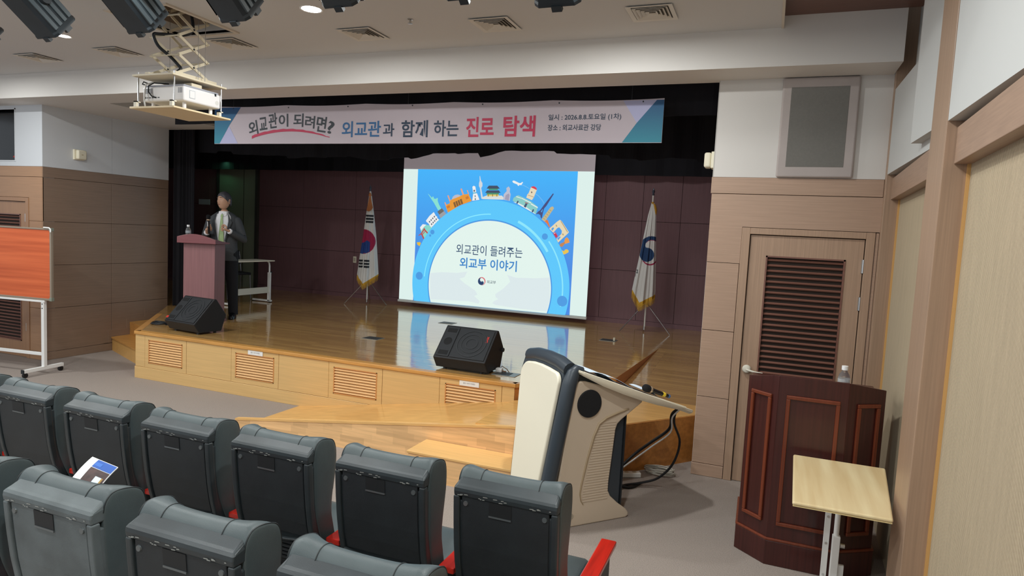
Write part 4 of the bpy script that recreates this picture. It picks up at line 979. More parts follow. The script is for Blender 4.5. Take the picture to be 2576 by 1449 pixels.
t, F, _, ud, nn = monitor((-6.31, 5.86, ZS), -.12, .54, 'black wedge monitor at the far corner of the stage, in front of the wooden lectern', 0, .05)
ob('badge', MB().add([F(x, s, .0095) for x, s in ((-.27, .10), (-.20, .10), (-.20, .17), (-.27, .17))], [(0, 1, 2, 3)]), REDL, t)
for x in (-.2, .2):
    obs('foot', MB().cyl((x, -.09, 0), (x, -.09, .022), .018).cyl((x, .13, 0), (x, .13, .022), .018), DARKP, t)
for o in [o for o in bpy.data.objects if o.name.split('.')[0] == 'stage_monitor']: nest(o, grille='woofer_ring badge', horn_plate='horn bass_port')
nest(fl_, cloth='fringe'); nest(fr_, cloth='fringe')
# cable coil by the far monitor
cc = [(-7.02+.11*math.cos(a*.55)*(1+.15*math.sin(a)), 5.98+.07*math.sin(a*.55), ZS+.006+.0006*a) for a in range(40)]
tag(ob('floor_cable', MB().tube(cc+[(-6.9, 6.0, ZS+.006), (-6.76, 6.06, ZS+.006)], .005, n=6), DARKP, smooth=60), 'thin dark cable coiled on the stage by the far monitor', 'cable')
# floor pockets
def pocket(x, y, label, open_=False):
    t = thing('floor_pocket', label, 'floor box', (x, y, ZS), 0, 'floor boxes let into the stage')
    ob('frame', MB().box(-.11, .11, -.09, .09, 0, .004), mat('pocket_steel', '8E8F88', 0.35, metal=0.5), t)
    ob('lid', MB().box(-.095, .095, -.075, .075, .004, .006), mat('pocket_dark', '33322E', 0.5), t)
    ob('finger_slot', MB().box(-.03, .03, -.01, .01, .006, .007), DARKP, t)
    return t
pocket(-4.40, 6.76, 'dark floor box in the stage boards between the far monitor and the screen glow')
pocket(-4.31, 8.57, 'steel floor box in the stage right in front of the screen')
pk = pocket(-1.91, 8.58, 'dark floor box in the stage near the emblem flag, with a small plug')
ob('plug', MB().cyl((.08, -.02, .006), (.08, -.02, .045), .014), BEIGE, pk)
pt_ = thing('floor_plate', 'steel floor plate on the stage edge beside the near monitor', 'floor box', (-2.27, 5.81, ZS))
ob('frame', MB().box(-.12, .12, -.085, .085, 0, .004), mat('pocket_steel', '8E8F88', 0.35, metal=0.5), pt_)
ob('lid', MB().box(-.10, .05, -.06, .06, .004, .006), mat('pocket_dark', '33322E', 0.5), pt_)
ad = thing('power_adapter', 'small white adapter with a wire beside the near monitor', 'adapter', (-2.36, 5.86, ZS))
ob('body', MB().box(-.035, .03, -.03, .03, 0, .045), WMETAL, ad, bevel=.012, seg=3, smooth=35)
ob('wire', MB().tube([(-.01, .03, .03), (.0, .06, .05), (.06, .04, .03), (.1, .0, .012)], .004).tube([(.03, 0, .02), (.05, -.01, .016), (.07, 0, .014)], .007), mat('wire_brown', '6A4A34', 0.5), ad, smooth=60)
# white notices on two of the vents
for x, lb in ((-5.025, 'small white notice stuck above the second stage vent'), (-2.502, 'small white notice stuck above the stage vent below the near monitor')):
    nt_ = thing('paper_notice', lb, 'notice', (x, 5.4735, .492), 0, 'white notices on the stage front')
    ob('paper', MB().box(-.10, .10, 0, .002, -.026, .026), mat('notice_paper', 'E8E6E2', 0.7), nt_)
    letter('밟고 서지 마세요', -.06, .06, -.007, .008, mat('notice_ink', '8A8A90', 0.7), .005, nt_, -.001, nm='notice_lettering')
# ---------------------------------------------------------------- lectern on the stage, bottles
LECW = wood('lectern_rosewood', '8E6466', 0.10, 'z', 0.38, fine=90, long=2)
LECD = wood('lectern_rosewood_top', '824E52', 0.10, 'x', 0.35, fine=90, long=2)
lc = thing('wooden_lectern', 'rosewood lectern with a curved top beside the speaking person on the stage', 'lectern', (-6.845, 6.50, ZS), .34); lc.scale = (1, 1, 1.04)
ob('body', MB().box(-.205, .205, -.12, .16, .03, .98), LECW, lc, bevel=.003)
ob('plinth', MB().box(-.225, .225, -.14, .17, 0, .03), LECD, lc, bevel=.004)
n = 20
arc = [(-.25+.50*i/n, 1.055+.055*math.cos((i/n-.42)*PI*.95)-.012) for i in range(n+1)]
ob('top', MB().prism([(x, -.20, z) for x, z in arc]+[(.25, -.20, .985), (-.25, -.20, .985)], (0, .04, 0)), LECD, lc, bevel=.004)
obs('top_side', MB().prism([(-.25, -.17, .985), (-.25, .19, .985), (-.25, .19, 1.0), (-.25, -.17, 1.03)], (.025, 0, 0)).prism([(.225, -.17, .985), (.225, .19, .985), (.225, .19, 1.0), (.225, -.17, 1.03)], (.025, 0, 0)), LECD, lc)
ob('reading_board', MB().prism([(-.225, -.165, 1.045), (-.225, .185, .995), (-.225, .185, .985), (-.225, -.165, 1.03)], (.45, 0, 0)), LECD, lc)
PET = mat('bottle_plastic', 'F2F6F8', 0.06, trans=0.92, ior=1.2); CAPW = mat('bottle_cap_white', 'F0F0F0', 0.4)
def bottle(loc, label, h=.15):
    t = thing('water_bottle', label, 'bottle', loc, 0, 'small water bottles'); s = h/.15
    ob('body', MB().lathe([(r*s, z*s) for r, z in ((.001, 0), (.026, 0), (.029, .006), (.029, .04), (.026, .046), (.029, .052), (.029, .085), (.025, .102), (.013, .122), (.012, .134), (.001, .134))], n=20), PET, t, smooth=50)
    ob('cap', MB().lathe([(.001, .128*s), (.0155*s, .128*s), (.0155*s, .149*s), (.001, .15*s)], n=16), CAPW, t, smooth=40)
    lb_ = ob('label_band', MB().lathe([(.0292*s, .055*s), (.0296*s, .056*s), (.0296*s, .082*s), (.0292*s, .083*s)], n=20), mat('bottle_label', 'DDE4EC', 0.4, alpha=.35), t, smooth=40)
    nest(t, body='label_band')
bottle((-7.02, 6.41, ZS+1.084), 'small clear water bottle on the curved rosewood lectern', .17)

# ---------------------------------------------------------------- the speaker
SKIN = mat('skin', 'C49A80', 0.5, var=0.05, scale=(20, 20, 20)); HAIR = mat('hair_grey_black', '4A4A50', 0.55, var=0.35, scale=(90, 90, 25))
SUIT = mat('suit_charcoal', '43464A', 0.85, var=0.10, scale=(150, 150, 150)); TROU = mat('trouser_black', '15161B', 0.85); SHIRT = mat('shirt_white', 'E8E8EC', 0.7); TIE = mat('tie_green', 'A6BE8A', 0.6, var=.08, scale=(80, 80, 80))
SHOE = mat('shoe_black', '101114', 0.25)
person = thing('person', 'man in charcoal jacket and light green tie speaking into a handheld microphone', 'person', (-6.955, 6.945, ZS), .50)
def skin_mesh(verts, edges, rad, root=0, sub=2):
    me = bpy.data.meshes.new('sk'); me.from_pydata(verts, edges, [])
    o = bpy.data.objects.new('sk', me); COL.objects.link(o)
    sk = o.modifiers.new('s', 'SKIN'); sk.use_smooth_shade = True
    sv = me.skin_vertices[0].data
    for i, r in enumerate(rad):
        sv[i].radius = r if isinstance(r, tuple) else (r, r); sv[i].use_root = (i == root)
    ss = o.modifiers.new('u', 'SUBSURF'); ss.levels = sub; ss.render_levels = sub
    res = bpy.data.meshes.new_from_object(o.evaluated_get(bpy.context.evaluated_depsgraph_get()))
    vs = [v.co.copy() for v in res.vertices]; fs = [tuple(p.vertices) for p in res.polygons]
    bpy.data.objects.remove(o); bpy.data.meshes.remove(me); bpy.data.meshes.remove(res)
    return vs, fs
body = MB()
RS, RE, RWr = V(-.145, .0, 1.335), V(-.235, -.03, 1.09), V(-.155, -.215, 1.165)
LS, LE, LW = V(.145, .0, 1.335), V(.255, -.01, 1.09), V(.125, -.215, 1.195)
pts = [V(0, .0, .93), V(0, .01, 1.12), V(0, .0, 1.30), V(0, .01, 1.42), V(0, -.005, 1.50), RS, RE, RWr, LS, LE, LW,
       V(-.095, 0, .86), V(-.115, -.01, .47), V(-.12, .02, .09), V(.095, 0, .86), V(.13, -.03, .47), V(.15, -.05, .09)]
edg = [(0, 1), (1, 2), (2, 3), (3, 4), (2, 5), (5, 6), (6, 7), (2, 8), (8, 9), (9, 10), (0, 11), (11, 12), (12, 13), (0, 14), (14, 15), (15, 16)]
rad = [(.13, .10), (.125, .09), (.115, .085), (.052, .054), (.052, .055), .042, .038, .027, .042, .038, .027, .075, .052, .036, .075, .052, .036]
body.add(*skin_mesh([tuple(p) for p in pts], edg, rad))
# hands: a palm and five bent fingers each
def hand(wrist, fwd, up, side, curl, sgn):
    """fwd: along the hand; up: back of the hand; side: towards the thumb"""
    W = wrist; p1 = W+fwd*.045; vs = [W-fwd*.03, W, W+fwd*.04, W+fwd*.075]; es = [(0, 1), (1, 2), (2, 3)]; rs = [(.024, .022), (.026, .018), (.036, .017), (.038, .016)]
    body.add(*skin_mesh([tuple(p) for p in vs], es, [(a, b) for a, b in rs], 0, 2))
    for k, (o, l) in enumerate(((.030, .070), (.010, .078), (-.010, .072), (-.029, .058))):
        b0 = W+fwd*.055+side*o*.9; d = fwd.copy(); p = W+fwd*.082+side*o; ch = [b0, p]; ang = 0
        for s in range(3):
            ang += curl[s]; d = (fwd*math.cos(ang)-up*math.sin(ang)); p = p+d*l*(.42, .32, .26)[s]; ch.append(p)
        body.add(*skin_mesh([tuple(q) for q in ch], [(i, i+1) for i in range(len(ch)-1)], [.0085, .0095, .009, .0085, .007], 0, 1))
    t0 = W+fwd*.02+side*.022; t1 = W+fwd*.045+side*.046-up*.012; t2 = W+fwd*.075+side*.050-up*.030; t3 = W+fwd*.098+side*.038-up*.042
    body.add(*skin_mesh([tuple(q) for q in (t0, t1, t2, t3)], [(0, 1), (1, 2), (2, 3)], [.013, .012, .0105, .008], 0, 1))
MICP = V(-.105, -.268, 1.205)
fr = V(.42, -.38, .82).normalized(); sd = V(.3, -.6, .55); sd = (sd-fr*sd.dot(fr)).normalized(); upv = sd.cross(fr)
if upv.y > 0: upv = -upv
hand(V(-.145, -.225, 1.165), V(.25, -.55, .6).normalized(), V(-.80, -.55, .0).normalized(), V(-.1, -.3, .9).normalized(), (1.1, 1.25, .8), 1)
hand(V(.118, -.222, 1.20), V(-.80, -.42, .32).normalized(), V(.05, -.80, -.05).normalized(), V(.15, -.05, .95).normalized(), (1.0, 1.2, .8), -1)
# head: turned towards the far side of the hall
HA = Matrix.Rotation(-.50, 4, 'Z') @ Matrix.Rotation(-.12, 4, 'X')
HC = V(0, -.018, 1.595)
def head_mesh():
    m = MB(); nu, nv = 40, 30; loops = []
    for j in range(nv+1):
        ph = -PI/2+PI*j/nv; z = math.sin(ph); row = []
        for i in range(nu):
            th = 2*PI*i/nu; cx, sy = math.cos(th), math.sin(th); r = math.cos(ph)+1e-3
            x = .074*r*cx; y = .094*r*sy; zz = .118*z
            if zz < 0: x *= 1-.20*(zz/.118)**2; y *= 1-.12*(zz/.118)**2 if y > 0 else 1
            if zz < -.02 and y > 0: y *= .82
            if zz > .03: y *= 1.02
            fz = max(0, -sy)                       # towards the face
            # brow, eye hollows, nose, lips, chin
            y += -.0 - .006*math.exp(-((zz-.028)/.012)**2)*fz**3
            for s in (-1, 1): y += .010*math.exp(-(((x-s*.031)/.016)**2+((zz-.008)/.011)**2))*(fz > 0)
            if fz > 0: y -= .024*math.exp(-((x/.0125)**2))*(math.exp(-((zz+.028)/.014)**2)+.55*math.exp(-((zz+.008)/.018)**2))
            if fz > 0: y -= .007*math.exp(-((x/.025)**2))*(math.exp(-((zz+.054)/.006)**2)+math.exp(-((zz+.068)/.007)**2)); y += .004*math.exp(-((x/.026)**2+((zz+.061)/.003)**2))
            if fz > 0: y -= .010*math.exp(-((x/.024)**2+((zz+.096)/.014)**2))
            row.append(V(x, y, zz))
        loops.append(row)
    m.loft(loops)
    for s in (-1, 1):
        lo = []
        for k in range(9):
            a = k/8*2*PI; lo.append(V(s*.079+s*.010*math.sin(a*.5), .012+.017*math.cos(a)*.8, -.004+.031*math.sin(a)))
        m.tube(lo, .0058, n=6); m.ball((s*.077, .012, -.004), (.008, .015, .026), 10)
    return m
hd = head_mesh(); M4 = Matrix.Translation(HC) @ HA
hd.xf(M4); body.add(hd.v, hd.f)
bo = ob('body', body, SKIN, person, smooth=80)
def hx(m): return m.xf(M4)
ey = MB()
for s in (-1, 1): ey.ball((s*.030, -.0795, .008), (.0095, .005, .0042), 10)
obs('eye', hx(ey), mat('eye_white', 'D8D0C8', 0.3), person, smooth=60)
ir = MB()
for s in (-1, 1): ir.ball((s*.030-.003, -.0838, .008), (.0042, .0018, .0040), 8)
obs('iris', hx(ir), mat('iris_dark', '1E1612', 0.2), person)
eb = MB()
for s in (-1, 1): eb.tube([(s*.014, -.098, .028), (s*.030, -.0955, .033), (s*.047, -.082, .029)], [.003, .0036, .002], n=6)
obs('eyebrow', hx(eb), HAIR, person, smooth=60)
ob('mouth', hx(MB().tube([(-.020, -.0855, -.060), (-.01, -.0925, -.0605), (.01, -.0925, -.0605), (.020, -.0855, -.060)], .0028, n=6)), mat('lip', '8A4A42', 0.5), person, smooth=60)
hr = MB(); lo = []
for j in range(13):
    t = j/12; row = []
    for i in range(36):
        th = 2*PI*i/36; sy = math.sin(th); front = max(0, -sy)
        zb = -.045+.100*front**.8 + (.012 if abs(math.cos(th)) > .85 else 0) - .012*max(0, sy)
        zz = zb+(.131-zb)*t; r = math.sqrt(max(1e-4, 1-(zz/.1315)**2)); w = 1+.05*math.sin(th*9+t*3)*(1-t)
        x = .0835*r*math.cos(th)*w; y = .104*r*sy*w+.004
        if front > .3: y -= .006*math.sin(t*PI)
        row.append(V(x, y, zz+.006*math.sin(th*5)*t*(1-t)))
    lo.append(row)
hr.loft(lo)
for k in range(0):   # loose fringe parted to one side
    a = -.05+.012*k; hr.tube([(a+.02, -.040, .124), (a+.012, -.078, .108), (a+.004, -.098, .080-.002*abs(k-4))], [.009, .009, .003], n=6)
ob('hair', hx(hr), HAIR, person, smooth=60)
# shirt, tie, jacket, trousers, shoes
def ell(z, rx, ry, cy=0.0, a0=0, a1=2*PI, n=32, sq=.85):
    out = []
    for i in range(n+(0 if a1-a0 > 6.28 else 1)):
        a = a0+(a1-a0)*i/n; c, s = math.cos(a), math.sin(a)
        out.append(V(rx*math.copysign(abs(c)**sq, c), cy+ry*math.copysign(abs(s)**sq, s), z))
    return out
sh = MB().loft([ell(.97, .14, .095), ell(1.05, .15, .105), ell(1.25, .165, .114), ell(1.36, .152, .102), ell(1.40, .115, .088), ell(1.42, .085, .075, .0), ell(1.425, .066, .068, 0)])
sh.loft([ell(1.415, .064, .066), ell(1.455, .06, .062, -.002), ell(1.456, .064, .066, -.002), ell(1.41, .074, .074)])
for s in (-1, 1): sh.prism([(s*.004, -.079, 1.43), (s*.05, -.058, 1.452), (s*.055, -.085, 1.40), (s*.02, -.097, 1.385)], (0, -.006, 0))
ob('shirt', sh, SHIRT, person, smooth=50)
cu = MB()
for e, w_ in ((RE, RWr), (LE, LW)):
    d = (w_-e).normalized(); cu.cyl(w_-d*.06, w_-d*.004, .037, .036, n=16)
obs('shirt_cuff', cu, SHIRT, person, smooth=50)
ob('tie', MB().prism([(-.016, -.092, 1.415), (.016, -.092, 1.415), (.012, -.108, 1.375), (.034, -.124, 1.10), (.032, -.118, .99), (0, -.116, .955), (-.032, -.118, .99), (-.034, -.124, 1.10), (-.012, -.108, 1.375)], (0, -.008, 0)), TIE, person, bevel=.003)
jk = MB()
jl = [(.79, .19, .13, .20, -.005), (.90, .18, .124, .18, 0), (1.02, .17, .12, .22, 0), (1.15, .178, .124, .36, 0), (1.28, .188, .125, .52, 0), (1.345, .184, .112, .60, .005), (1.39, .165, .096, .64, .010), (1.42, .125, .086, .70, .013), (1.448, .083, .076, .80, .014)]
outer = [ell(z, rx, ry, cy, -PI/2+g_, 3*PI/2-g_, 40) for z, rx, ry, g_, cy in jl]
inner = [ell(z, rx-.010, ry-.010, cy, -PI/2+g_, 3*PI/2-g_, 40) for z, rx, ry, g_, cy in jl]
jk.loft([o+i[::-1] for o, i in zip(outer, inner)])
def sleeve(S, E, Wr):
    d = (Wr-E).normalized(); end = Wr-d*.025
    S = S+V(math.copysign(.014, S.x), 0, .0)
    p = [S-(E-S)*.17, S-(E-S)*.14, S-(E-S)*.06, S+(E-S)*.10, S+(E-S)*.5, S+(E-S)*.82, E+V(0, .010, -.004), E+(end-E)*.25, E+(end-E)*.65, end]
    jk.tube(p, [.022, .044, .060, .067, .062, .056, .055, .051, .046, .042], n=18)
sleeve(RS, RE, RWr); sleeve(LS, LE, LW)
ob('jacket', jk, SUIT, person, smooth=60)
lp = MB()
for s in (-1, 1):
    lp.prism([(s*.070, -.070, 1.43), (s*.105, -.100, 1.36), (s*.135, -.116, 1.31), (s*.120, -.124, 1.27), (s*.060, -.136, 1.05), (s*.046, -.132, 1.05), (s*.088, -.114, 1.32)], (0, -.007, 0))
obs('lapel', lp, mat('lapel_charcoal', '3B3E42', 0.8), person)
tr = MB()
for s, k, a in ((-1, V(-.115, -.015, .47), V(-.12, .02, .05)), (1, V(.13, -.035, .47), V(.15, -.05, .05))):
    tr.tube([V(s*.07, 0, .98), V(s*.085, 0, .86), V(s*.10, -.005, .70), k, k+(a-k)*.5, a], [.095, .108, .092, .074, .066, .062], n=20)
tr.loft([ell(.80, .14, .095), ell(.92, .165, .112), ell(1.0, .158, .108)])
ob('trousers', tr, TROU, person, smooth=60)
for (x, y, r) in ((-.12, .0, -.2), (.15, -.07, .15)):
    s_ = MB().loft([[V(wx*math.cos(2*PI*i/18), ly*math.sin(2*PI*i/18)+cy, z) for i in range(18)] for z, wx, ly, cy in ((0, .046, .135, -.03), (.018, .048, .138, -.03), (.045, .045, .125, -.02), (.065, .040, .085, .01), (.10, .036, .05, .035))])
    ob('shoe', s_, SHOE, person, loc=(x, y, 0), rot=(0, 0, r), smooth=60)
nest(person, jacket='lapel', shirt='shirt_cuff')
def microphone(name, label, loc, R):
    t = thing(name, label, 'microphone', loc, 0, 'handheld microphones'); t.rotation_euler = R
    ob('grip', MB().lathe([(.001, -.12), (.011, -.12), (.0125, -.11), (.0165, .04), (.021, .062), (.001, .062)], n=16), mat('mic_black', '1A1B1E', 0.4), t, smooth=40)
    ob('collar', MB().lathe([(.0215, .058), (.024, .062), (.024, .072), (.0215, .075)], n=16), mat('mic_collar', 'B9A48C', 0.35, metal=0.6), t, smooth=40)
    ob('head', MB().lathe([(.020, .072), (.026, .085), (.028, .102), (.025, .120), (.014, .133), (.001, .136)], n=18), mat('mic_foam', '101013', 0.95, bump=.6, scale=(500, 500, 500)), t, smooth=60)
    return t
Rm = person.rotation_euler.z
mp_ = Matrix.Rotation(Rm, 3, 'Z') @ V(-.112, -.285, 1.265) + V(-6.955, 6.945, ZS)
mk = microphone('microphone', 'black microphone held upright in the hand of the speaking man', tuple(mp_), (.12, .05, 0))
ob('grip_light', MB().box(-.006, .006, -.0185, -.014, -.02, .045), mat('mic_pale', 'C8C8CA', 0.4), mk)

# ---------------------------------------------------------------- white side table and chair behind the speaker
def side_table(loc, rz, label, L, D, H, top, extra=False):
    """cantilever table: top L x D, C-shaped feet, lower panel"""
    t = thing('side_table', label, 'table', loc, rz, 'white framed side tables')
    ob('table_top', MB().box(-D/2, D/2, -L/2, L/2, H-.018, H), top, t, bevel=.02 if extra else .006, seg=3)
    return t
TT = mat('table_top_pale', 'E8E0CC', 0.4)
st = side_table((-7.90, 8.345, ZS), 0, 'white height-adjustable side table on the stage behind the speaking man', .92, .40, .705, TT)
for sy in (-1, 1):
    y = sy*.40
    ob('post', MB().tube([(.10, y, .685), (.13, y, .66), (.14, y, .61), (.14, y, .40)], .014, n=10), WMETAL, st, smooth=50)
    ob('lower_post', MB().box(.115, .165, y-.018, y+.018, .02, .50), WMETAL, st, bevel=.003)
    ob('foot', MB().box(-.20, .19, y-.018, y+.018, .012, .04), WMETAL, st, bevel=.003)
    ob('adjust_knob', MB().cyl((.14, y-sy*.0, .50), (.14, y+sy*.05, .50), .016), DARKP, st)
    obs('foot_pad', MB().box(-.20, -.16, y-.016, y+.016, 0, .012).box(.14, .18, y-.016, y+.016, 0, .012), DARKP, st)
ob('lower_panel', MB().box(.135, .15, -.40, .40, .16, .26).box(.13, .137, -.40, .40, .19, .194).box(.13, .137, -.40, .40, .225, .229), mat('panel_pale', 'D8D6C8', 0.5), st)
ch = thing('folding_chair', 'dark chair half hidden behind the white table on the stage', 'chair', (-8.50, 8.72, ZS), 1.2)
DKF = mat('chair_black', '1B1C21', 0.7)
ob('seat', MB().box(-.21, .21, -.20, .20, .42, .46), DKF, ch, bevel=.012)
ob('backrest', MB().prism([(-.20, .18, .58), (-.20, .20, .58), (-.20, .26, .82), (-.20, .24, .82)], (.40, 0, 0)), DKF, ch, bevel=.008)
for sx in (-1, 1):
    ob('leg', MB().tube([(sx*.2, .24, .80), (sx*.2, .17, .44), (sx*.2, .22, .01)], .011), mat('grey_tube', '6A6C70', 0.35, metal=.6), ch)
    ob('leg', MB().tube([(sx*.2, -.17, .44), (sx*.2, -.21, .01)], .011), mat('grey_tube', '6A6C70', 0.35, metal=.6), ch)

# ---------------------------------------------------------------- orange notice board on wheels
ORW = mat('orange_veneer', 'DA6C3C', 0.45, col2='B24A20', scale=(.5, 1, 17), detail=5)
BRF = mat('board_frame', '8C7F70', 0.4)
nb = thing('notice_board', 'orange wood-grain board on a white wheeled stand beside the front wall', 'board', (-7.61, 5.07, 0), .14)
ob('board', MB().box(-1.80, -.022, -.012, .008, .885, 1.675), ORW, nb)
fb_ = MB()
for q in ((-1.82, 0, .862, .888), (-1.82, 0, 1.672, 1.692), (-.024, 0, .862, 1.692), (-1.82, -1.796, .862, 1.692)): fb_.box(q[0], q[1], -.018, .014, q[2], q[3])
ob('frame', fb_, BRF, nb, bevel=.004)
obs('corner_clip', MB().box(-.03, .004, -.021, .018, 1.66, 1.697).box(-.03, .004, -.021, .018, .858, .90), mat('corner_grey', '7E8478', 0.4), nb, bevel=.004)
ob('hook', MB().tube([(-.10, -.02, 1.70), (-.02, -.022, 1.698), (-.002, -.022, 1.68), (-.002, -.022, 1.65)], .008), WMETAL, nb, smooth=60)
for x in (-.13, -1.69):
    ob('post', MB().box(x-.02, x+.02, -.018, .022, .085, .862), WMETAL, nb, bevel=.003)
    ob('foot', MB().box(x-.018, x+.018, -.26, .24, .052, .092), WMETAL, nb, bevel=.003)
    ob('end_cap', MB().box(x-.019, x+.019, -.268, -.258, .05, .094), DARKP, nb)
    for y in (-.235, .21):
        ob('caster', MB().cyl((x-.014, y, .027), (x+.014, y, .027), .027, n=14).box(x-.017, x+.017, y-.012, y+.012, .03, .054), mat('caster_black', '121214', 0.5), nb, smooth=30)
    obs('bolt', MB().cyl((x, -.018, .82), (x, -.023, .82), .006, n=8).cyl((x, -.018, .77), (x, -.023, .77), .006, n=8), DARKP, nb)
ob('top_rail', MB().box(-1.72, -.10, -.02, .0, .838, .862), WMETAL, nb, bevel=.003)
ob('lower_rail', MB().box(-1.70, -.12, -.012, .016, .215, .25), WMETAL, nb, bevel=.003)

# ---------------------------------------------------------------- white electronic podium
PODW = mat('podium_ivory', 'E6E0CC', 0.35); PODS = mat('podium_sand', 'CCBCA8', 0.45); PODD = mat('podium_charcoal', '363E46', 0.38)
PODT = mat('podium_tray_ivory', 'F0E8D2', 0.35)
pod = thing('presentation_podium', 'ivory and charcoal electronic podium standing between the seats and the ramp', 'podium', (-1.07, 4.06, 0), math.atan2(.745, .667))
side = [(-.20, 0), (0, 0), (.435, -.0), (.458, .012), (.455, .035), (.435, .061), (.36, .115), (.298, .17), (.276, .21), (.274, .26), (.290, .43), (.306, .63), (.318, .665), (.345, .69), (.43, .745), (.515, .800), (.515, .83), (.30, .90), (.172, .937), (.046, .971), (.012, .974), (-.018, .967), (-.042, .950), (-.058, .915), (-.07, .80), (-.115, .36), (-.17, .03)]
ob('side_panel', MB().prism([(u, 0, z) for u, z in side], (0, .03, 0)), PODS, pod, bevel=.010, seg=3)
ob('side_panel', MB().prism([(u, .345, z) for u, z in side], (0, .03, 0)), PODS, pod, bevel=.010, seg=3)
core = [(-.27, 0), (.38, 0.0), (.40, .05), (.40, .72), (.46, .80), (.10, .98), (-.03, 1.06), (-.09, 1.08), (-.105, 1.03), (-.15, .75), (-.235, .2)]
cw = lambda z: .35+.21*min(1, max(0, z))/1.0
cm = MB().prism([(u, .035, z) for u, z in core], (0, .52, 0)); cm.v = [(x, y if y < .3 else cw(z), z) for x, y, z in cm.v]
ob('core', cm, PODD, pod, bevel=.012, seg=3)
# charcoal rim: rounded band running up both front edges and over the top
def fz(z): return -.29+.17*z
rim = MB()
for y, yy in ((.012, lambda z: .012), (.578, lambda z: .355+.21*z)):
    rim.tube([(fz(0)+.045, yy(0), .02), (fz(.4)+.045, yy(.4), .4), (fz(.8)+.05, yy(.8), .8), (fz(.95)+.05, yy(.95), .95), (fz(1.03)+.065, yy(1.03), 1.03), (-.03, yy(1.05), 1.052), (.02, yy(1.05), 1.045)], [.05, .05, .05, .05, .045, .034, .02], n=14)
rim.tube([(fz(1.04)+.05, .03, 1.045), (fz(1.06)+.05, .15, 1.068), (fz(1.06)+.05, .30, 1.075), (fz(1.06)+.05, .45, 1.068), (fz(1.04)+.05, .56, 1.045)], .05, n=14)
ob('front_rim', rim, PODD, pod, smooth=70)
fp = []
def fpt(y, z): return (fz(z)-.022, y, z)
def arc4(cy, cz, r, a0, a1, n=8): return [(cy+r*math.cos(math.radians(a0+(a1-a0)*i/n)), cz+r*math.sin(math.radians(a0+(a1-a0)*i/n))) for i in range(n+1)]
poly = [(.035, .02), (.345, .02), (.40, .28), (.47, .62), (.535, .90)]+arc4(.455, .938, .085, 0, 75)+[(.40, 1.032), (.30, 1.036), (.20, 1.032)]+arc4(.105, .955, .07, 105, 180)+[(.035, .90)]
ob('front_panel', MB().prism([fpt(y, z) for y, z in poly], (.03, 0, 0)), PODW, pod, bevel=.01, seg=3)
spk = MB().cyl((.078, -.012, .824), (.078, .01, .824), .092, n=36)
ob('round_speaker', spk, mat('speaker_black', '15181C', 0.7, bump=.3, scale=(300, 300, 300)), pod, bevel=.004)
# groove line and ribbed recess on the side
gr = [(.40, .765), (.32, .745), (.22, .715), (.165, .68), (.13, .60), (.09, .45), (.055, .28), (.048, .22), (.06, .17), (.08, .14)]
ob('side_groove', MB().tube([(u, -.001, z) for u, z in gr], [.006, .009, .011, .011, .010, .008, .007, .006, .005, .003], n=6), mat('podium_groove', 'A89478', 0.5), pod, smooth=60)
rb_ = MB()
for k in range(30):
    z = .16+.018*k; e = [(.22, .062), (.45, .10), (.62, .145), (.70, .19)]
    ul = .068 if z < .22 else .068+(z-.22)*.19; ur = .268 if z < .19 else (.268 if z < .28 else .268+(z-.28)*.085)
    if z > .66: ul += (z-.66)*1.2
    if ur-ul > .03: rb_.box(ul, ur, -.0035, .002, z, z+.009)
ob('side_ribs', rb_, PODS, pod)
ob('back_panel', MB().box(.40, .412, .03, .37, .04, .72), mat('podium_dark_back', '24282C', 0.4), pod)
ob('lock_ring', MB().cyl((-.01, -.003, .075), (-.01, .004, .075), .018, n=18), mat('lock_ring_grey', 'B8AE9C', 0.4, metal=.4), pod)
tz = lambda u: 1.062-.345*(u+.05)
tp = [(-.06, .0), (.0, -.05), (.30, -.085), (.60, -.075), (.94, -.03), (1.0, .03), (1.0, .54), (.96, .60), (.60, .665), (.30, .67), (.0, .64), (-.06, .59)]
tm_ = MB(); n = len(tp)
lo_ = {True: [(u, y, tz(u)-.012) for u, y in tp]}
tm_.loft([[V(u*.98+.008, .295+(y-.295)*.94, tz(u)-.03) for u, y in tp], [V(u, y, tz(u)-.016) for u, y in tp], [V(u, y, tz(u)) for u, y in tp]])
ob('tray', tm_, PODT, pod, bevel=.004)
ob('tray_apron', MB().prism([(-.05, -.02, 1.045), (.12, -.045, .985), (.354, -.06, .895), (.46, -.058, .868), (.90, -.01, .735), (.90, -.01, .742), (.5, -.058, .872), (.354, -.06, .918), (-.04, -.02, 1.055)][:9], (0, .05, 0)), PODT, pod, bevel=.004)
ap = MB(); E_ = [(-.055, .0, .012), (.0, -.048, .03), (.15, -.068, .05), (.30, -.083, .056), (.45, -.081, .056), (.60, -.073, .05), (.78, -.05, .035), (.94, -.028, .018), (.995, .03, .012)]
ap.loft([[V(u, y-.003, tz(u)-.002), V(u, y-.001, tz(u)-h*.6), V(u, y+.022, tz(u)-h), V(u, y+.03, tz(u)-.004)] for u, y, h in E_])
ob('tray_lip', ap, PODT, pod, smooth=60)
ob('tray_inset', MB().add([(u, y, tz(u)+.0015) for u, y in ((.08, .04), (.88, .04), (.88, .55), (.08, .55))], [(0, 1, 2, 3)]), mat('tray_inset_dark', '3A3C3E', 0.3), pod)
nest(pod, side_panel='round_speaker side_groove side_ribs lock_ring', tray='tray_apron tray_lip tray_inset')
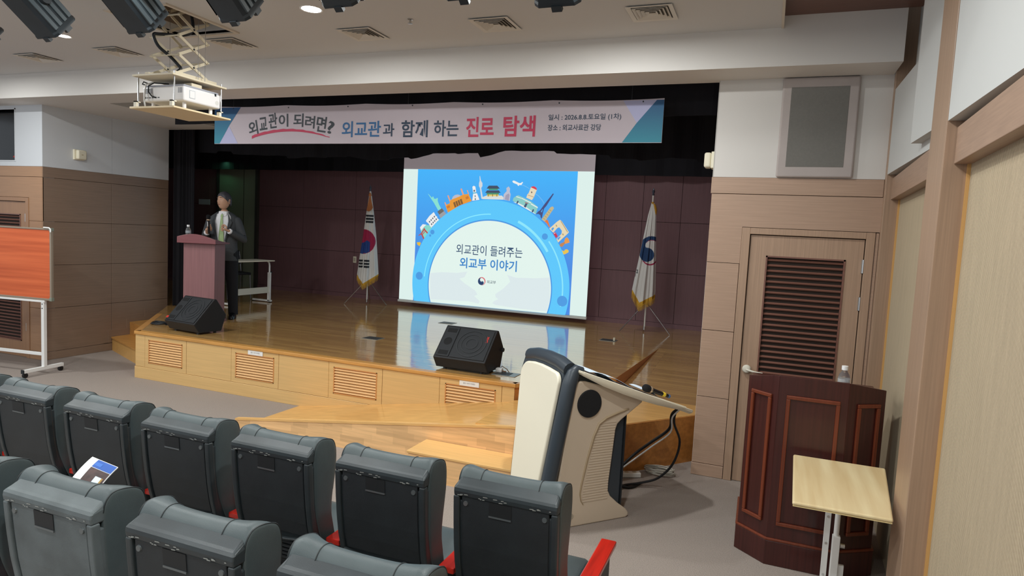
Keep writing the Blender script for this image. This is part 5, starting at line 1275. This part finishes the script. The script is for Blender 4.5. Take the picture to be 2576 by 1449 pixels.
# papers, microphone on the tray
PR = Matrix.Translation((-1.07, 4.06, 0)) @ Matrix.Rotation(math.atan2(.745, .667), 4, 'Z')
tilt = Matrix.Rotation(math.atan(.345), 4, 'Y')
PAP = mat('paper_bluish', 'D6E4F2', 0.7)
for k, (u, y, a, lb) in enumerate(((.26, .22, .12, 'pale paper sheet lying topmost on the podium tray'), (.40, .20, -.35, 'pale folded paper beside the microphone head on the podium tray'), (.62, .13, .2, 'white slip of paper under the microphone on the podium tray'))):
    Mx = PR @ Matrix.Translation((u, y, tz(u)+.009+.005*k)) @ tilt @ Matrix.Rotation(a, 4, 'Z')
    m = MB(); w_, h_ = ((.15, .105), (.12, .10), (.10, .06))[k]; g5 = 8
    for i in range(g5):
        for dz, fl2 in ((0, 0), ):
            x0, x1 = -w_+2*w_*i/g5, -w_+2*w_*(i+1)/g5; z0 = .012*math.sin(i/g5*PI*1.3)*(1 if k else 1.4); z1 = .012*math.sin((i+1)/g5*PI*1.3)*(1 if k else 1.4)
            m.add([(x0, -h_, z0), (x1, -h_, z1), (x1, h_, z1+.004), (x0, h_, z0+.004), (x0, -h_, z0-.0015), (x1, -h_, z1-.0015), (x1, h_, z1+.0025), (x0, h_, z0+.0025)], [(0, 1, 2, 3), (7, 6, 5, 4), (0, 4, 5, 1), (2, 6, 7, 3)])
    o = ob('paper_sheet', m, PAP); o.matrix_world = Mx; tag(o, lb, 'paper', 'papers on the podium tray')
mm = PR @ V(.66, .03, tz(.66)+.038)
axis = (PR.to_3x3() @ V(-.94, -.02, .325)).normalized()
m2 = microphone('microphone', 'black microphone with yellow marking lying on the podium tray', tuple(mm), axis.to_track_quat('Z', 'Y').to_euler())
ob('yellow_mark', MB().lathe([(.0150, -.075), (.0162, -.07), (.0166, -.055), (.0160, -.05)], n=16), mat('mark_yellow', 'E8C83A', 0.5), m2)
ob('blue_ring', MB().lathe([(.0115, -.122), (.0135, -.118), (.0138, -.108), (.0128, -.104)], n=16), mat('ring_blue', '4A6EA0', 0.5), m2)

# cables behind the podium, power strip and coil
CBK = mat('cable_black', '141518', 0.5); CWH = mat('cable_white', 'DCDCDA', 0.45)
PI_ = PR.inverted(); end = PR @ V(.93, .10, .70)
ob('power_cable', MB().rope([end, end+V(-.05, .02, -.06), (-.60, 4.95, .50), (-.74, 4.98, .36), (-.86, 5.0, .24), (-.95, 4.95, .12), (-.93, 4.90, .03), (-.85, 4.92, .012), (-.80, 5.05, .012)], .011, n=8).xf(PI_), CBK, pod, smooth=60)
ob('signal_cable', MB().rope([end+V(.01, -.02, 0), end+V(-.04, -.02, -.07), (-.585, 4.92, .485), (-.72, 4.95, .345), (-.84, 4.97, .225), (-.97, 4.93, .10), (-1.0, 4.9, .03)], .006, n=8).xf(PI_), CWH, pod, smooth=60, label='white cable')
ob('hanging_cable', MB().rope([end+V(-.02, .0, -.01), end+V(-.03, .03, -.12), (-.52, 5.0, .40), (-.56, 5.02, .22), (-.66, 5.02, .09), (-.78, 5.0, .035), (-.90, 4.92, .02), (-.93, 4.85, .02)], .009, n=8).xf(PI_), CBK, pod, smooth=60)
coil = [(-.70+.115*math.cos(a*.4)*(1+.1*math.sin(a*1.3)), 5.36+.07*math.sin(a*.4)*(1+.1*math.cos(a)), .008+.0007*a) for a in range(64)]
tag(ob('cable_coil', MB().tube(coil, .006, n=6), mat('cable_grey', 'B0ACA2', 0.5), smooth=60), 'grey cable coiled on the carpet behind the podium', 'cable')
ps = thing('power_strip', 'white power strip on the carpet behind the podium', 'power strip', (-.93, 5.16, 0), .5)
ob('body', MB().box(-.11, .11, -.028, .028, .002, .04), WMETAL, ps, bevel=.006)
for k in range(3): ob('socket', MB().cyl((-.07+.065*k, 0, .04), (-.07+.065*k, 0, .0415), .019, n=14), mat('socket_shade', 'B8AE98', 0.5), ps)

nest(ps, body='socket'); nest(nb, board='frame corner_clip hook'); nest(st, post='adjust_knob')
# ---------------------------------------------------------------- mahogany lectern by the house right wall
MAH = wood('mahogany', '3F1B18', 0.22, 'z', 0.3, fine=70, long=2, coat=.2); MAHT = wood('mahogany_moulding', '6E3420', 0.15, 'z', 0.3, fine=70, long=2)
ml = thing('mahogany_lectern', 'dark mahogany corner lectern with framed panels beside the louvred door', 'lectern', (0, 0, 0))
OC = [(-.057, 4.285), (.114, 4.136), (.485, 4.136), (.690, 4.275), (.70, 4.72), (-.062, 4.72)]
cx_ = .30; cy_ = 4.42
gro = lambda k: [(cx_+(x-cx_)*k, cy_+(y-cy_)*k) for x, y in OC]
ob('body', MB().plan([(.315+(x-.315)*.95, 4.43+(y-4.43)*.92) for x, y in OC], .16, 1.05), MAH, ml, bevel=.003)
ob('plinth', MB().plan(gro(1.03), 0, .15), MAH, ml, bevel=.004)
ob('plinth_moulding', MB().plan(gro(1.035), .15, .165), MAHT, ml, bevel=.004)
top_z = lambda y: 1.15-.30*(y-4.136)
for i in range(5):
    (xa, ya), (xb, yb_) = OC[i], OC[i+1]
    A = V(xa, ya, 0); B = V(xb, yb_, 0); t_ = (B-A).normalized(); n_ = V(-t_.y, t_.x, 0)
    if i == 4: continue
    ob('side_board', MB().prism([(xa, ya, .16), (xb, yb_, .16), (xb, yb_, top_z(yb_)), (xa, ya, top_z(ya))], n_*.02), MAH, ml, bevel=.002)
ob('side_board', MB().prism([(OC[5][0], OC[5][1], .16), (OC[0][0], OC[0][1], .16), (OC[0][0], OC[0][1], top_z(OC[0][1])), (OC[5][0], OC[5][1], top_z(OC[5][1])-.0)], (.02, 0, 0)), MAH, ml)
def frame_on(a, b, x0, x1, z0, z1, w_=.022):
    A = V(*a, 0); B = V(*b, 0); t_ = (B-A).normalized(); n_ = V(t_.y, -t_.x, 0); m = MB()
    for u0, u1, q0, q1 in ((x0, x1, z0, z0+w_), (x0, x1, z1-w_, z1), (x0, x0+w_, z0+w_, z1-w_), (x1-w_, x1, z0+w_, z1-w_)):
        p = [A+t_*u0+V(0, 0, q0), A+t_*u1+V(0, 0, q0), A+t_*u1+V(0, 0, q1), A+t_*u0+V(0, 0, q1)]
        m.prism(p, n_*.014)
    return ob('panel_moulding', m, MAHT, ml, bevel=.004)
frame_on(OC[0], OC[1], .035, .185, .25, 1.03); frame_on(OC[1], OC[2], .045, .33, .25, 1.04); frame_on(OC[2], OC[3], .06, .21, .25, 1.03)
bottle((.468, 4.30, 1.052), 'small clear water bottle on top of the mahogany lectern', .172)

# ---------------------------------------------------------------- laptop table by the wall
TPO = mat('table_top_maple', 'DFCEA4', 0.4, col2='CCB386', scale=(16, 1.1, 1), detail=4)
lt_ = thing('laptop_table', 'height-adjustable laptop table with pale wood top by the house wall', 'table', (0, 0, 0))
ob('table_top', MB().plan([(.189, 3.273), (.605, 3.273), (.685, 4.05), (.217, 4.05)], .702, .72), TPO, lt_, bevel=.012, seg=3)
ob('edge_band', MB().plan([(.192, 3.276), (.602, 3.276), (.682, 4.047), (.22, 4.047)], .698, .703), mat('edge_band_pale', 'D8C490', 0.5), lt_)
def Q(x, y, y_): return (x, y, y_)
for y in (3.90,):
    ob('flat_post', MB().box(.395, .425, y-.006, y+.006, .05, .70), WMETAL, lt_, bevel=.002)
    for z in (.6, .45, .3, .12): ob('bolt', MB().cyl((.41, y-.006, z), (.41, y-.011, z), .007, n=8), CHROME, lt_)
    ob('round_post', MB().cyl((.455, y-.02, .34), (.455, y-.02, .70), .014, n=12), WMETAL, lt_, smooth=40)
    ob('square_post', MB().box(.437, .475, y-.045, y-.005, .03, .36), WMETAL, lt_, bevel=.003)
    ob('lock_bracket', MB().box(.475, .505, y-.03, y-.01, .06, .20), WMETAL, lt_, bevel=.002)
    ob('lock_knob', MB().cyl((.478, y-.025, .31), (.50, y-.025, .31), .014), CHROME, lt_)
ob('foot', MB().box(.27, .58, 3.855, 3.895, .012, .045), WMETAL, lt_, bevel=.003)
ob('foot', MB().box(.40, .44, 3.30, 3.86, .012, .045), WMETAL, lt_, bevel=.003)
obs('foot_pad', MB().box(.265, .285, 3.86, 3.89, 0, .03).box(.41, .43, 3.32, 3.36, 0, .013), DARKP, lt_)
# ---------------------------------------------------------------- auditorium seats
LEA = mat('seat_leather', '475153', 0.42, var=.06, scale=(14, 14, 14), bump=.12, bscale=(500, 500, 500)); SHELL = mat('seat_shell', '2E3538', 0.36, var=.14, scale=(9, 9, 9), bump=.1, bscale=(700, 700, 700))
SHELLP = mat('seat_back_panel', '24292C', 0.5, var=.10, scale=(12, 12, 12), bump=.2, bscale=(600, 600, 600)); PIPE = mat('seat_piping', '1C2224', 0.5)
REDW = wood('armrest_red_lacquer', 'B01E10', .18, 'y', .28, fine=60, long=4, coat=.3); SLOT = mat('slot_dark', '1B1E20', 0.6); SCUFF = mat('scuff_grey', '8A8C88', 0.7); SCR = mat('screw_grey', '6A7072', 0.3, metal=.5)
HW = .207
def back_y(z):
    k = [(.36, .135), (.42, .105), (.50, .070), (.60, .040), (.70, .022), (.80, .010), (.90, .002), (.96, 0)]
    for (a, p), (b, q) in zip(k, k[1:]):
        if z <= b: return p+(q-p)*(z-a)/(b-a)
    return 0
def seat_parts(t):
    zl = [.38, .45, .52, .60, .70, .80, .88]
    def hw(z): return HW-.012*(.62-z if z < .62 else 0)-(.0 if z < .925 else .006 if z < .94 else .018)
    m = MB().loft([[V(-hw(z), back_y(z)+.011, z), V(hw(z), back_y(z)+.011, z), V(hw(z), back_y(z)+.048, z), V(-hw(z), back_y(z)+.048, z)] for z in zl])
    ob('shell', m, SHELL, t, bevel=.006)
    rm = MB()
    rm.loft([[V(-w_, ya, z), V(w_, ya, z), V(w_, .056, zb), V(-w_, .056, zb)] for z, zb, ya, w_ in ((.898, .898, .003, HW), (.918, .918, .000, HW), (.930, .940, .002, HW), (.938, .956, .010, HW-.006), (.942, .962, .020, HW-.016))])
    for s in (-1, 1):
        rm.loft([[V(s*(hw(z)+.002), back_y(z), z), V(s*(hw(z)-.024), back_y(z), z), V(s*(hw(z)-.024), back_y(z)+.03, z), V(s*(hw(z)+.002), back_y(z)+.03, z)] for z in (.40, .47, .54, .62, .70, .78, .84, .899)])
    obs('shell_rim', rm, SHELL, t, bevel=.006, seg=3)
    zp = [.555, .62, .70, .78, .84, .897]
    ob('back_panel', MB().loft([[V(-HW+.032, back_y(z)+.006, z), V(HW-.032, back_y(z)+.006, z), V(HW-.032, back_y(z)+.014, z), V(-HW+.032, back_y(z)+.014, z)] for z in zp]), SHELLP, t, bevel=.002, seg=1)
    yb = lambda z: back_y(z)+.0055
    ob('number_slot', MB().prism([(-.062, yb(.896)-.002, .896), (.028, yb(.896)-.002, .896), (.028, yb(.843)-.002, .843), (-.062, yb(.843)-.002, .843)], (0, .003, 0)), SLOT, t)
    ob('slot_lip', MB().box(-.062, .028, yb(.84)-.004, yb(.84)+.002, .837, .843), SCR, t)
    for s in (-1, 1): ob('screw', MB().cyl((s*.158, yb(.872)-.004, .872), (s*.158, yb(.872)+.002, .872), .009, .011, n=12), SCR, t, smooth=30)
    ob('curved_ridge', MB().tube([(-.185+.37*i/10, back_y(.54-.018*math.sin(PI*i/10))-.002, .548-.026*math.sin(PI*i/10)) for i in range(11)], .008, n=6), SHELL, t, smooth=60)
    rb = MB()
    for k in range(5):
        z = .505-.024*k; rb.box(-.16, .16, back_y(z)+.0, back_y(z)+.016, z-.006, z+.006)
    obs('vent_rib', rb, SHELLP, t)
    sc_ = MB()
    for k in range(16):
        x = -.19+.38*random.random(); z = .900+.012*random.random(); l = .006+.014*random.random(); sc_.add([(x, back_y(z)-.0022, z), (x+l, back_y(z)-.0022, z+.001), (x+l*.8, back_y(z)-.0022, z+.004), (x, back_y(z)-.0022, z+.003)], [(0, 1, 2, 3)])
    ob('scuff_marks', sc_, SCUFF, t, kind='stuff')
    # the padded cushion: profile in YZ that thickens to wings at both ends
    def prof(x):
        s = min(1, abs(x)/HW); w_ = .045*s**3; zt = .982+.014*s**3
        e = .012 if s > .97 else 0
        return [(.150, .44), (.072, .60), (.050, .72), (.042, .86), (.040, .935), (.046, .955+e*0), (.066, zt-.004-e), (.090, zt-e), (.112+w_*.6, zt-.008-e), (.135+w_, zt-.035), (.150+w_, zt-.085), (.152+w_, .84), (.150+w_*.6, .74), (.165, .62), (.205, .50), (.230, .43), (.20, .41)]
    X = [-HW-.006, -HW, -.19, -.16, -.13, -.11, -.08, 0, .08, .11, .13, .16, .19, HW, HW+.006]
    lo = []
    for x in X:
        p = prof(x)
        if abs(x) > HW: c = (sum(a for a, b in p)/len(p), sum(b for a, b in p)/len(p)); p = [(c[0]+(a-c[0])*.90, c[1]+(b-c[1])*.975) for a, b in p]
        lo.append([V(x, a, b) for a, b in p])
    pd = ob('cushion', MB().loft(lo), LEA, t, smooth=50)
    sb = pd.modifiers.new('soft', 'SUBSURF'); sb.levels = 1; sb.render_levels = 2
    pp = MB()
    for x, r in ((-.118, .0018), (.118, .0018), (-HW, .0022), (HW, .0022)):
        P_ = prof(x); n_ = len(P_); Q_ = [tuple((P_[i-1][d]+4*P_[i][d]+P_[(i+1) % n_][d])/6 for d in (0, 1)) for i in range(n_)]
        if abs(x) >= HW: Q_ = [(.11+(a-.11)*.985, .8+(b-.8)*.993) for a, b in Q_]
        pp.rope([(x*.995, .11+(a-.11)*1.004, .8+(b-.8)*1.004) for a, b in Q_[4:13]], r, n=6, k=3)
    obs('piping', pp, PIPE, t, smooth=60)
    se = MB(); lo = []
    for y, dz in ((.16, -.012), (.18, 0), (.30, .004), (.45, .012), (.54, .012), (.59, 0), (.605, -.03)):
        lo.append([V(-HW, y, .375), V(-HW, y, .455+dz), V(-.18, y, .470+dz), V(.18, y, .470+dz), V(HW, y, .455+dz), V(HW, y, .375)])
    ob('seat', se.loft(lo), LEA, t, bevel=.02, seg=3, smooth=50)
    ob('seat_pan', MB().box(-HW+.01, HW-.01, .15, .56, .33, .376), SHELLP, t, bevel=.01)
    ob('armrest', MB().box(.234, .304, .10, .645, .527, .553), REDW, t, bevel=.005)
    ob('arm_panel', MB().box(.250, .288, .14, .60, .04, .527), SHELLP, t, bevel=.006)
    ob('floor_foot', MB().box(.235, .303, .16, .58, 0, .04), SHELLP, t, bevel=.006)
    ob('hinge_arm', MB().box(-.25, .25, .20, .28, .30, .345), SHELLP, t, bevel=.006)
seats = [(-4.115, 2.20, 0, 'seat at the far end of the front row, nearly all out of the picture'),
         (-3.572, 2.20, 0, 'seat in the front row nearest the orange notice board'),
         (-3.013, 2.19, 0, 'seat in the front row behind which the open brochure leans'),
         (-2.4675, 2.18, 0, 'seat in the front row, third of the row counted from the one with the free armrest end plus one'),
         (-1.923, 2.18, 0, 'seat'), (-1.381, 2.19, 0, 'seat'), (-0.841, 2.195, 0, 'seat'),
         (-2.60, 1.342, .05, 'seat'), (-2.06, 1.342, .05, 'seat'), (-1.502, 1.342, .05, 'seat'), (-0.944, 1.342, .05, 'seat')]
slab_ = ['front row seat showing only its red armrest edge at the picture border', 'front row seat nearest the orange notice board, its top cut by the picture border', 'front row seat right behind the open brochure',
         'front row seat between the brochure seat and the seat before the ramp tip', 'front row seat in front of the low tip of the wooden ramp', 'front row seat beside the last one, before the entry step', 'last front row seat, its long red armrest beside the podium',
         'second row seat of which only a dark corner shows', 'second row seat with pale worn grey back, the brochure on its cushion', 'second row seat with a shiny screw in its back, beside the worn grey one', 'second row seat nearest the picture bottom, only its pale cushion top showing']
s0 = None
for (x, y, z, _), lb in zip(seats, slab_):
    gp = 'front row of auditorium seats' if z == 0 else 'second row of auditorium seats'
    if s0 is None:
        s0 = thing('auditorium_seat', lb, 'seat', (x, y, z), 0, gp); seat_parts(s0); nest(s0, cushion='piping', back_panel='number_slot slot_lip screw', shell='shell_rim scuff_marks curved_ridge vent_rib')
    else: dup(s0, (x, y, z), 0, lb, gp)
WORN = mat('worn_grey_shell', '565E60', 0.5, var=.22, scale=(7, 7, 7), bump=.15, bscale=(500, 500, 500))
for o in list(bpy.data.objects):
    r_ = o.parent.parent if o.parent and o.parent.parent else o.parent
    if r_ and r_.get('label', '').startswith('second row seat with pale worn') and o.name.split('.')[0] in ('back_panel', 'shell_rim', 'shell'):
        o.material_slots[0].link = 'OBJECT'; o.material_slots[0].material = WORN
# ---------------------------------------------------------------- brochure lying open on the second row seat
br = thing('brochure', 'open glossy brochure with a stage photo and blue band propped behind the second row seat', 'brochure', (0, 0, 0))
A0, A1 = V(-2.765, 1.83, .645), V(-2.60, 1.83, .625); ln = V(-.05, .22, .085)
def page(a, b, dirv, curl, n=10, th=.004):
    m = MB(); up = []
    for i in range(n+1):
        k = i/n; o = dirv*k+V(0, 0, curl*math.sin(k*PI*.55)); up.append((a+o, b+o))
    for i in range(n):
        p = [up[i][0], up[i][1], up[i+1][1], up[i+1][0]]; q = [v-V(0, 0, th) for v in p]
        m.add(p+q, [(0, 1, 2, 3), (7, 6, 5, 4), (0, 4, 5, 1), (2, 6, 7, 3), (1, 5, 6, 2), (0, 3, 7, 4)])
    return m, up
m, up = page(A0, A1, ln, .055)
ob('page', m, mat('brochure_paper', 'EEF0EE', .35), br)
def patch(s0_, s1_, k0, k1, c, h=.0012, nm='print'):
    m = MB(); n = 10; prev = None
    for i in range(n+1):
        k = k0+(k1-k0)*i/n; o = ln*k+V(0, 0, .055*math.sin(k*PI*.55)+h); a = A0+(A1-A0)*s0_+o; b = A0+(A1-A0)*s1_+o
        if prev: m.add([prev[0], prev[1], b, a], [(0, 1, 2, 3)])
        prev = (a, b)
    return ob(nm, m, c, br)
patch(.27, .985, .80, .985, mat('print_royal_blue', '2C58A8', .35)); patch(.27, .985, .04, .79, mat('print_stage_brown', '4A3432', .35, col2='2A1E1E', scale=(30, 30, 30)))
patch(.64, .86, .42, .66, mat('print_screen_white', 'C8DCEC', .35), .002); patch(.86, .92, .2, .66, mat('print_gold', '9A7A3A', .35), .002); patch(.40, .62, .15, .30, mat('print_rosy', '8A6464', .35), .002); patch(.30, .55, .84, .92, mat('print_blue_line', '3C6CBC', .35), .002)
m2_, _ = page(V(-2.63, 1.86, .60), V(-2.58, 1.86, .61), V(.0, .16, .07), .03); 
m3_, _ = page(A0+V(.05, .02, -.03), A1+V(.06, .02, -.012), V(.02, .16, .045), .03)
ob('under_page', m3_, mat('brochure_inner_blue', '1E2E66', .35), br)
ob('under_page_edge', page(A0+V(.05, .018, -.035), A1+V(.066, .018, -.017), V(.02, .165, .045), .03)[0], mat('brochure_paper', 'EEF0EE', .35), br)
